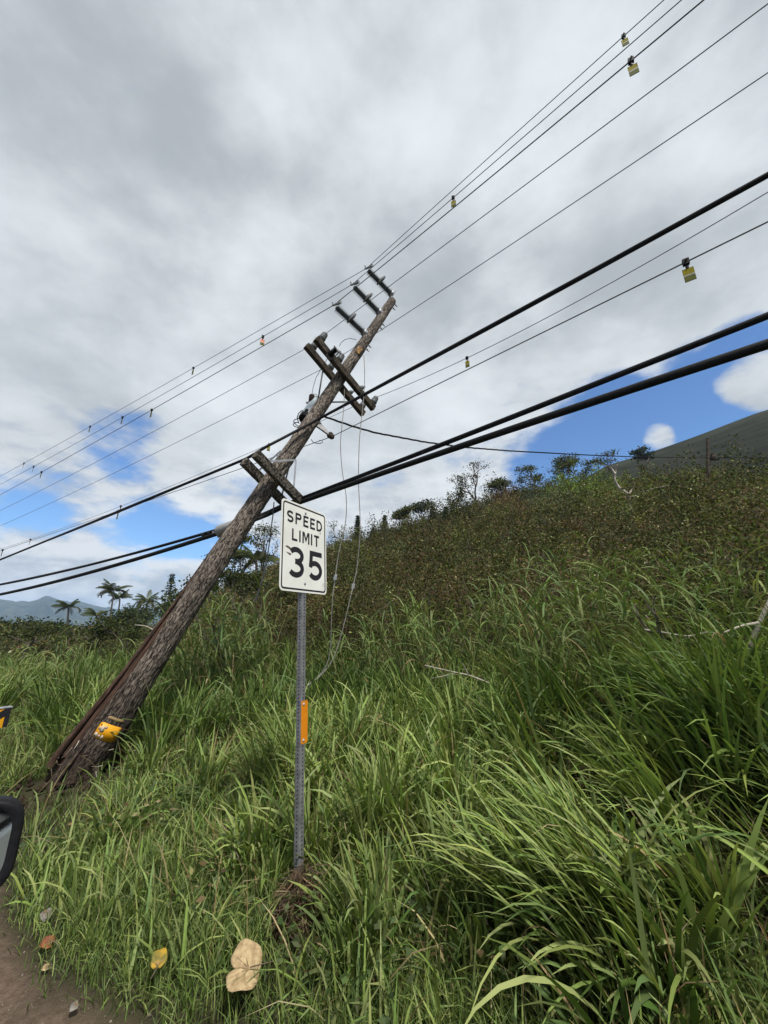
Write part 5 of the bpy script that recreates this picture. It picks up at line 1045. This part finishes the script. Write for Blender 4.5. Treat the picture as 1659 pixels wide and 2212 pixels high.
def limbs(m, p, d, L, r, depth_, rg, tips, spread=0.55, up=0.15, shrink=0.72, kids=(2, 3), seg=4):
    pts = [p]; q = np.array(p, float); dd = nv(d)
    for k in range(seg): dd = nv(dd + np.array([rg.gauss(0, 0.13), rg.gauss(0, 0.13), rg.gauss(0, 0.08) + up * 0.12])); q = q + dd * L / seg; pts.append(q)
    m.append((pts, [r * (1 - 0.30 * k / seg) for k in range(seg + 1)]))
    if depth_ == 0: tips.append((q, dd)); return
    for k in range(rg.randint(*kids)):
        a = rg.uniform(0, 6.283); o = np.array([math.cos(a), math.sin(a), 0.0]); nd_ = nv(dd + o * spread * rg.uniform(0.6, 1.4) + np.array([0, 0, up])); limbs(m, pts[-1 if k < 2 else -2], nd_, L * shrink * rg.uniform(0.8, 1.15), r * 0.66, depth_ - 1, rg, tips, spread, up, shrink, kids, seg)
def grow(sk, b, S, rmin=0.0):
    m = MB()
    for (pts, rad) in sk: m.tube([b + (np.array(p) - b) * S for p in pts], [max(q, rmin) for q in rad], 6 if rad[0] > 0.03 else 4, cap=False)
    return m
def leafy(name, base, H, R, label, cat='tree', seed=0, pal=OLIVE, depth_=3, n_leaf=60, leaf=0.10, cl=0.5, spread=0.6, trunk=0.3, r0=0.10, lean=(0, 0), group=None, bark='bark', flat=0.6, up=0.15, rmin=0.0):
    rg = random.Random(seed); o = empty(name, base, label, cat, group); m = []; tips = []; b = np.array(base, float) - np.array([0, 0, 0.2])
    limbs(m, b, np.array([lean[0], lean[1], 1.0]), H * trunk, r0, depth_, rg, tips, spread, up, 0.74)
    T = np.array([t[0] for t in tips]); 
    zmax = T[:, 2].max() - base[2]; k = H / max(zmax, 0.1); kr = R / max(np.abs(T[:, :2] - b[:2]).max(), 0.05)
    S = np.array([kr, kr, k]); T = b + (T - b) * S
    grow(m, b, S, rmin).build('trunk', M[bark], o)
    st = Stuff()
    for t in T:
        c = max(3, int(n_leaf * rg.uniform(0.4, 1.5))); P = t + rng.normal(0, 1, (c, 3)) * cl * np.array([1, 1, flat]); st.add(*leaf_quads(P, leaf * U(0.6, 1.3, c), mixcol(c, pal, 0.3), 0.2))
    st.build('crown', M['leaf'], o); return o
def conifer(base, H, R, label, seed=0, pal=None, tiers=16, droop=-0.1, group='conifers', dens=1.0):
    rg = random.Random(seed); o = empty('conifer_tree', base, label, 'conifer', group); b = np.array(base, float); MB().tube([b - (0, 0, 0.3), b + (0, 0, H)], [0.02 * H + 0.03, 0.01], 7).build('trunk', M['bark'], o); st = Stuff(); pal = pal or [(0.022, 0.035, 0.018), (0.03, 0.045, 0.022), (0.04, 0.055, 0.028)]
    m = MB()
    for k in range(tiers):
        f = 0.12 + 0.86 * k / tiers; rr = R * (1 - f) ** 0.75 + 0.04 * R; z = H * f
        for q in range(7):
            a = 2 * math.pi * q / 7 + k * 0.45 + rg.uniform(-0.2, 0.2); e = np.array([math.cos(a), math.sin(a), 0.25 + droop]); L = rr * rg.uniform(0.75, 1.15); p0 = b + (0, 0, z); m.bar(p0, p0 + e * L, 0.015, 0.015); c = int(26 * dens); u = U(0.15, 1, c); P = p0 + e * L * u[:, None] + rng.normal(0, 1, (c, 3)) * 0.05 * H * 0.35 * np.array([1, 1, 0.6]); st.add(*leaf_quads(P, H * 0.017 * U(0.6, 1.4, c), mixcol(c, pal, 0.3)))
    m.build('branches', M['bark'], o); st.build('crown', M['leaf'], o); return o
def tree_at(px, py_top, r, **k):
    v = lam_pt(px, py_top, r); b = np.array([v[0], v[1], float(hgt(v[0], v[1]))]); return b, max(0.6, v[2] - b[2])
# left: slender columnar pine, dark bushes, broad-leaved sapling
b, H = tree_at(373, 1236, 60); conifer(b, H, H * 0.15, 'slender columnar pine left of the leaning pole', 11, tiers=19, droop=0.05, dens=0.3)
DARK = [(0.022, 0.032, 0.014), (0.03, 0.042, 0.018), (0.04, 0.05, 0.022)]
for (px, py, r, R, lab, sd) in [(332, 1312, 58, 3.0, 'dark round tree behind the shaggy palm', 21), (285, 1322, 52, 2.2, 'dark bushy tree between the palms and the pole', 22), (350, 1325, 40, 1.8, 'dark bush at the left edge of the leaning pole', 23), (265, 1332, 42, 1.6, 'green bush in front of the palm trunks', 24), (120, 1358, 40, 1.2, 'small dark bush near the far left palms', 25), (20, 1350, 45, 1.5, 'thin dark bush at the far left edge', 26), (395, 1300, 44, 2.0, 'dark bush directly beside the pole shaft', 27)]:
    b, H = tree_at(px, py, r); leafy('bushy_tree', b, H, R, lab, 'tree', sd, DARK + OLIVE[:1], 3, 70, 0.14, 0.45, 0.7, 0.3, 0.09, group='bushes beyond the bank')
for (px, py, r, R, lab, sd) in [(468, 1262, 13.5, 1.1, 'leafy dark bush hugging the right side of the leaning pole', 81), (520, 1232, 15, 1.2, 'leafy dark bush in front of the young palm', 82), (580, 1262, 14.5, 1.2, 'leafy olive bush just left of the sign post', 83), (300, 1340, 18, 1.2, 'leafy bush below the palms, nearest the pole', 84), (215, 1356, 20, 1.2, 'low leafy bush below the palm trunks', 85), (70, 1362, 22, 1.2, 'low leafy bush near the left edge of the bank', 86)]:
    b, H = tree_at(px, py, r); leafy('bushy_shrub', b, H, R, lab, 'shrub', sd, DARK + OLIVE[:3], 4, 34, 0.055, 0.17, 0.7, 0.28, 0.05, group='leafy bushes on the bank')
def broadleaf(px, py, r, R, label, seed, n=22, big=0.17, cols=((0.07, 0.12, 0.035), (0.05, 0.09, 0.03), (0.10, 0.15, 0.05))):
    rg = random.Random(seed); b, H = tree_at(px, py, r); o = empty('broadleaf_sapling', b, label, 'sapling'); m = []; tips = []; limbs(m, b - np.array([0, 0, 0.1]), np.array([0.1, 0, 1.0]), H * 0.5, 0.03, 2, rg, tips, 0.5, 0.3, 0.6); k = H / max(max(t[0][2] for t in tips) - b[2], 0.1); S = np.array([1, 1, k]); grow(m, b, S).build('stem', M['bark'], o)
    T = [b + (t[0] - b) * S for t in tips]
    for q in range(n):
        t = T[q % len(T)] + np.array([rg.gauss(0, R * 0.35), rg.gauss(0, R * 0.35), rg.gauss(-0.1, R * 0.3)]); a = rg.uniform(0, 6.283); d = nv(np.array([math.cos(a), math.sin(a), rg.uniform(-0.7, 0.35)])); sd = nv(np.cross(d, (0, 0, 1))); nn = np.cross(sd, d); L = big * rg.uniform(0.7, 1.3); V = []; C = []
        c = np.array(rg.choice(cols)) * rg.uniform(0.75, 1.3)
        if rg.random() < 0.1: c = np.array([0.25, 0.24, 0.04])
        for (u, w, dz) in ((-0.1, 0.10, 0), (0.1, 0.42, 0.03), (0.4, 0.55, 0.03), (0.7, 0.38, -0.02), (1.0, 0.03, -0.1)):
            for s_ in (-1, 0, 1): V.append(t + d * u * L * 2 + sd * s_ * w * L * 1.5 + nn * (dz + (0.10 if s_ else 0) * w) * L * 2); C.append((*c, 1))
        Q = [(i * 3 + j, i * 3 + j + 1, i * 3 + j + 4, i * 3 + j + 3) for i in range(4) for j in range(2)]; mesh_np('leaf', np.array(V), np.array(Q), M['leaf'], o, True, {'col': ('FLOAT_COLOR', np.array(C))})
broadleaf(405, 1250, 17, 0.8, 'broad-leaved sapling against the sky beside the pole', 31, 40, 0.19)
broadleaf(468, 1360, 8.6, 0.5, 'broad-leaved plant in the grass right of the pole', 32, 18, 0.09, ((0.06, 0.10, 0.03), (0.12, 0.15, 0.03), (0.05, 0.09, 0.035)))
broadleaf(505, 1330, 9.2, 0.5, 'broad-leaved plant between the pole and the sign', 33, 16, 0.09)
broadleaf(985, 1450, 6.6, 0.35, 'leafy seedling near the fallen pale branch', 34, 12, 0.05)
broadleaf(1450, 1290, 6.6, 0.35, 'leafy plant among the tall canes at the right', 35, 12, 0.06, ((0.10, 0.15, 0.04), (0.13, 0.16, 0.04)))
# ridge line trees
def rt(px, py, r=44): return tree_at(px, py, r)
b, H = rt(773, 1110); conifer(b, H, 0.75, 'small dark pine on the ridge just right of the sign', 41)
b, H = rt(831, 1110); conifer(b, H, 0.85, 'small dark pine on the ridge with a pointed top, right of the first', 42)
b, H = rt(806, 1138); conifer(b, H, 0.8, 'low dark pine between the two pointed ridge pines', 43)
b, H = rt(934, 1090, 41); conifer(b, H, 0.8, 'dark pine standing below the round ridge tree', 44)
b, H = rt(962, 1092, 40); conifer(b, H, 0.9, 'dark pine left of the bare spreading tree', 45)
b, H = rt(1005, 1106, 39); conifer(b, H, 0.9, 'low dark pine at the foot of the bare spreading tree', 46)
GT = 'trees along the ridge'
b, H = rt(907, 1086, 45); leafy('round_tree', b, H, 2.0, 'dark round-crowned tree on the ridge left of the bare tree', 'tree', 51, DARK, 4, 40, 0.13, 0.35, 0.7, 0.3, 0.12, group=GT)
b, H = rt(742, 1132, 45); leafy('thin_tree', b, H, 2.0, 'thin pale umbrella tree on the ridge beside the sign', 'tree', 52, [(0.10, 0.11, 0.06), (0.08, 0.08, 0.05)], 4, 7, 0.10, 0.25, 0.75, 0.3, 0.09, group=GT, bark='deadwood', flat=0.4)
b, H = rt(1032, 1014, 42); leafy('spreading_tree', b, H, 3.4, 'large nearly bare spreading tree on the ridge', 'tree', 53, [(0.07, 0.075, 0.045), (0.09, 0.085, 0.05)], 5, 7, 0.10, 0.3, 0.5, 0.24, 0.15, group=GT, bark='bark', flat=0.35, up=0.22, rmin=0.022)
for (px, py, r, R, lab, sd, nl) in [(1090, 1040, 43, 1.4, 'rounded scrubby tree right of the bare spreading tree', 54, 30), (1150, 1010, 44, 2.0, 'airy flat-topped tree on the ridge, left of its group', 55, 16), (1185, 1003, 45, 2.1, 'airy flat-topped tree in the middle of the ridge group', 56, 18), (1215, 1005, 45, 1.6, 'airy flat-topped tree at the right of the ridge group', 57, 14), (1246, 993, 45, 1.5, 'sparse tall tree standing alone on the ridge', 58, 14), (1274, 1008, 45, 1.4, 'sparse low tree right of the lone ridge tree', 59, 14), (1312, 996, 45, 1.5, 'thin sparse tree where the ridge meets the far hill', 60, 9), (587, 1152, 30, 1.6, 'sparse leafy tree rising beside the left edge of the sign', 61, 16), (530, 1172, 36, 1.6, 'leafy tree on the slope close to the pole', 62, 30), (505, 1192, 30, 1.4, 'leafy bush against the right side of the pole', 63, 34), (985, 1078, 44, 1.0, 'twiggy shrub left of the bare spreading tree', 64, 8), (880, 1110, 45, 1.2, 'dark bush on the ridge left of the round tree', 65, 40)]:
    b, H = rt(px, py - 10, r); leafy('ridge_tree', b, H, R * 1.25, lab, 'tree', sd, OLIVE + GREYG + DARK[:1], 4, int(nl * 1.6), 0.11 if r > 35 else 0.08, 0.33, 0.75, 0.3, 0.09, group=GT, flat=0.4, rmin=0.015)
b = lam_pt(1403, 985, 100); leafy('hilltop_tree', (b[0], b[1], b[2] - 2.5), 4.2, 3.6, 'lone dark tree on the crest of the far hill', 'tree', 71, DARK, 4, 22, 0.3, 0.5, 0.8, 0.25, 0.16)
# dead, twisted tree on the slope
def twisted(label, chains, r0):
    P0 = None
    for i, (pts, rad) in enumerate(chains):
        Q = [lam_pt(px, py, r0 + (k % 2) * 0.3) for k, (px, py) in enumerate(pts)]
        if P0 is None: P0 = Q[0].copy(); root = empty('dead_tree', (P0[0], P0[1], float(hgt(P0[0], P0[1]))), label, 'dead tree'); Q[0][2] = min(Q[0][2], float(hgt(Q[0][0], Q[0][1])) - 0.1)
        A = np.array(Q); k = np.arange(len(Q)); f = np.linspace(0, len(Q) - 1, len(Q) * 4); D = np.stack([np.interp(f, k, A[:, j]) for j in range(3)], -1)
        for _ in range(3): D[1:-1] = (D[:-2] + 2 * D[1:-1] + D[2:]) / 4
        MB().tube(list(D), list(np.linspace(rad, rad * 0.25, len(D))), 6).build('limb', M['deadwood'], root, True)
twisted('pale dead tree with a curving trunk on the hillside', [([(1362, 1098), (1358, 1070), (1350, 1062), (1335, 1052), (1327, 1035), (1330, 1018), (1333, 1003)], 0.11), ([(1330, 1025), (1322, 1012), (1312, 1005)], 0.05), ([(1358, 1068), (1368, 1055), (1372, 1042)], 0.06), ([(1360, 1075), (1385, 1068), (1410, 1055), (1450, 1048)], 0.06), ([(1362, 1085), (1385, 1080), (1395, 1068), (1388, 1058)], 0.045)], 26)
# fallen pale branches in the grass
def branch(label, chains, rad, lam, mat='deadwood'):
    root = None
    for i, pts in enumerate(chains):
        Q = [at(px, py, lam + (q[0] if q else 0)) for (px, py, *q) in pts]
        if root is None: root = empty('fallen_branch', Q[0], label, 'branch', 'fallen branches on the bank')
        A = np.array(Q); k = np.arange(len(Q)); f = np.linspace(0, len(Q) - 1, len(Q) * 4); D = np.stack([np.interp(f, k, A[:, j]) for j in range(3)], -1)
        for _ in range(2): D[1:-1] = (D[:-2] + 2 * D[1:-1] + D[2:]) / 4
        MB().tube(list(D), list(np.linspace(rad, rad * 0.45, len(D)) * (1 if i == 0 else 0.55)), 7).build('stem' if i == 0 else 'side_twig', M[mat], root, True)
branch('pale forked branch lying in the grass at mid picture', [[(1085, 1491), (1048, 1472), (1012, 1458), (985, 1453), (917, 1437)], [(1012, 1457), (1003, 1440), (998, 1432)], [(985, 1453), (960, 1460), (930, 1466)]], 0.015, 5.4)
branch('thick pale bare branch standing at the right edge', [[(1606, 1432), (1622, 1392), (1638, 1350), (1665, 1292), (1690, 1240)], [(1640, 1345), (1600, 1352), (1560, 1368)]], 0.035, 4.6)
branch('thin crooked pale branch lying among the canes at the right', [[(1390, 1360), (1430, 1366), (1489, 1376), (1527, 1364), (1560, 1372), (1640, 1380)], [(1489, 1376), (1450, 1392), (1420, 1400)], [(1395, 1330), (1410, 1348), (1440, 1385)]], 0.014, 5.0)
branch('curled tan stalk arching over the grass at lower right', [[(1143, 1668), (1140, 1650), (1150, 1630), (1170, 1622), (1190, 1625)]], 0.006, 4.0)
branch('thin tan twig in the grass left of the palms, across the scrub', [[(360, 1388), (340, 1365), (315, 1352), (291, 1350)], [(330, 1358), (345, 1345), (352, 1338)]], 0.02, 9.5)
# ------------------------------------------------------------------ fallen leaves on the verge
def big_leaf(name, label, px, py, z, size, turn, mat, tilt=0.5, notch=0.28, curl=0.12, flip=False):
    r = ray(px, py); lam = (z - EYE) / r[2]; c = CAMP + r * lam; o = empty(name, c, label, 'fallen leaf'); n = 26; m = MB(); up = nv(-r * 0.45 + np.array([0, 0, 0.8])); ex = nv(np.cross(up, (0, 1, 0))); ey = np.cross(up, ex); ex, ey = ex * math.cos(turn) + ey * math.sin(turn), -ex * math.sin(turn) + ey * math.cos(turn)
    ring = []
    for k in range(n):
        a = 2 * math.pi * k / n; rad = size * (0.85 + 0.15 * math.cos(a)) * (1 - notch * math.exp(-((a - math.pi) / (0.26 if flip else 0.34)) ** 2) * (2.3 if flip else 1.6)) * (1 + 0.07 * math.sin(5 * a + px)) ; ring.append((rad * math.cos(a) * (1.0 if flip else 1), rad * (1.15 if flip else 0.82) * math.sin(a)))
    vs = [c + up * 0.004]; ex0 = ex; fl = -1 if flip else 1
    for f in (0.35, 0.7, 1.0):
        for (x, y) in ring: vs.append(c + ex * x * f + ey * y * f + up * (curl * size * (abs(y) / size) ** 1.4 * f - 0.10 * size * (x / size) ** 2 * f + 0.03 * size * math.sin(x * 60) * f))
    fs = [(0, 1 + k, 1 + (k + 1) % n) for k in range(n)] + [(1 + q * n + k, 1 + (q + 1) * n + k, 1 + (q + 1) * n + (k + 1) % n, 1 + q * n + (k + 1) % n) for q in range(2) for k in range(n)]
    m.add(vs, fs); bl = m.build('blade', mat, o, True); sl = bl.modifiers.new('thick', 'SOLIDIFY'); sl.thickness = 0.0015
    m = MB(); ex = ex * fl; m.tube([c - ex * size * 0.45 + up * 0.01, c - ex * size * 0.9 + up * 0.03, c - ex * size * 1.5 + ey * 0.02 + up * 0.02], [0.003, 0.003, 0.002], 5); m.build('stalk', M['twig'], o)
    m = MB()
    for a in (0.0, 0.75, -0.75, 1.6, -1.6): m.tube([c - ex * size * 0.4 + up * 0.006, c + (ex * math.cos(a) * 0.45 + ey * math.sin(a) * 0.55) * size + up * (0.006 + 0.05 * size * abs(math.sin(a)))], [0.0016, 0.0008], 4)
    m.build('vein', M['tan_tag'], o)
TANL = mat_mottled('dry_tan_leaf', (0.22, 0.15, 0.075), (0.40, 0.305, 0.17), 30, 0.75, 0.25, bmp=0.002); YELL = mat_mottled('yellow_brown_leaf', (0.12, 0.11, 0.02), (0.34, 0.21, 0.02), 18, 0.7, 0.3, lo=0.4, hi=0.6); REDL = mat_mottled('rust_brown_leaf', (0.11, 0.035, 0.015), (0.26, 0.09, 0.03), 20, 0.7, 0.3); GREYL = mat_mottled('grey_dry_leaf', (0.09, 0.08, 0.068), (0.2, 0.185, 0.165), 20, 0.8, 0.2)
big_leaf('fallen_leaf', 'large pale tan heart-shaped leaf lying on the verge grass', 520, 2092, 0.20, 0.105, 3.25, TANL, flip=True, curl=0.3)
big_leaf('fallen_leaf', 'smaller yellow and brown leaf left of the large tan leaf', 343, 2075, 0.16, 0.055, -1.2, YELL, curl=0.3)
big_leaf('fallen_leaf', 'rust brown dry leaf at the edge of the dirt', 105, 2037, 0.05, 0.045, 0.2, REDL, curl=0.35)
big_leaf('fallen_leaf', 'grey crumpled leaf above the rust brown one', 98, 1974, 0.06, 0.045, 2.6, GREYL, curl=0.45)
big_leaf('fallen_leaf', 'small pale leaf scrap at the bottom of the dirt edge', 163, 2172, 0.05, 0.025, 1.0, GREYL, curl=0.3)
big_leaf('fallen_leaf', 'small pale leaf on the dirt below the rust brown leaf', 100, 2090, 0.03, 0.022, 0.4, TANL, curl=0.3)
# ------------------------------------------------------------------ hazy air
def haze():
    m = bpy.data.materials.new('hazy_air'); m.use_nodes = True; nt = m.node_tree; nt.nodes.clear(); out = nt.nodes.new('ShaderNodeOutputMaterial'); v = nt.nodes.new('ShaderNodeVolumePrincipled')
    v.inputs['Color'].default_value = (0.48, 0.70, 1.0, 1); v.inputs['Density'].default_value = HAZE; v.inputs['Anisotropy'].default_value = 0.0; nt.links.new(v.outputs[0], out.inputs['Volume'])
    b = MB(); b.box((0, 0, 95), (3600, 0, 0), (0, 3600, 0), (0, 0, 125)); o = b.build('haze', m); tag(o, 'thin bluish haze in front of the mountains', 'haze', kind='stuff')
HAZE = 2.3e-4
haze()
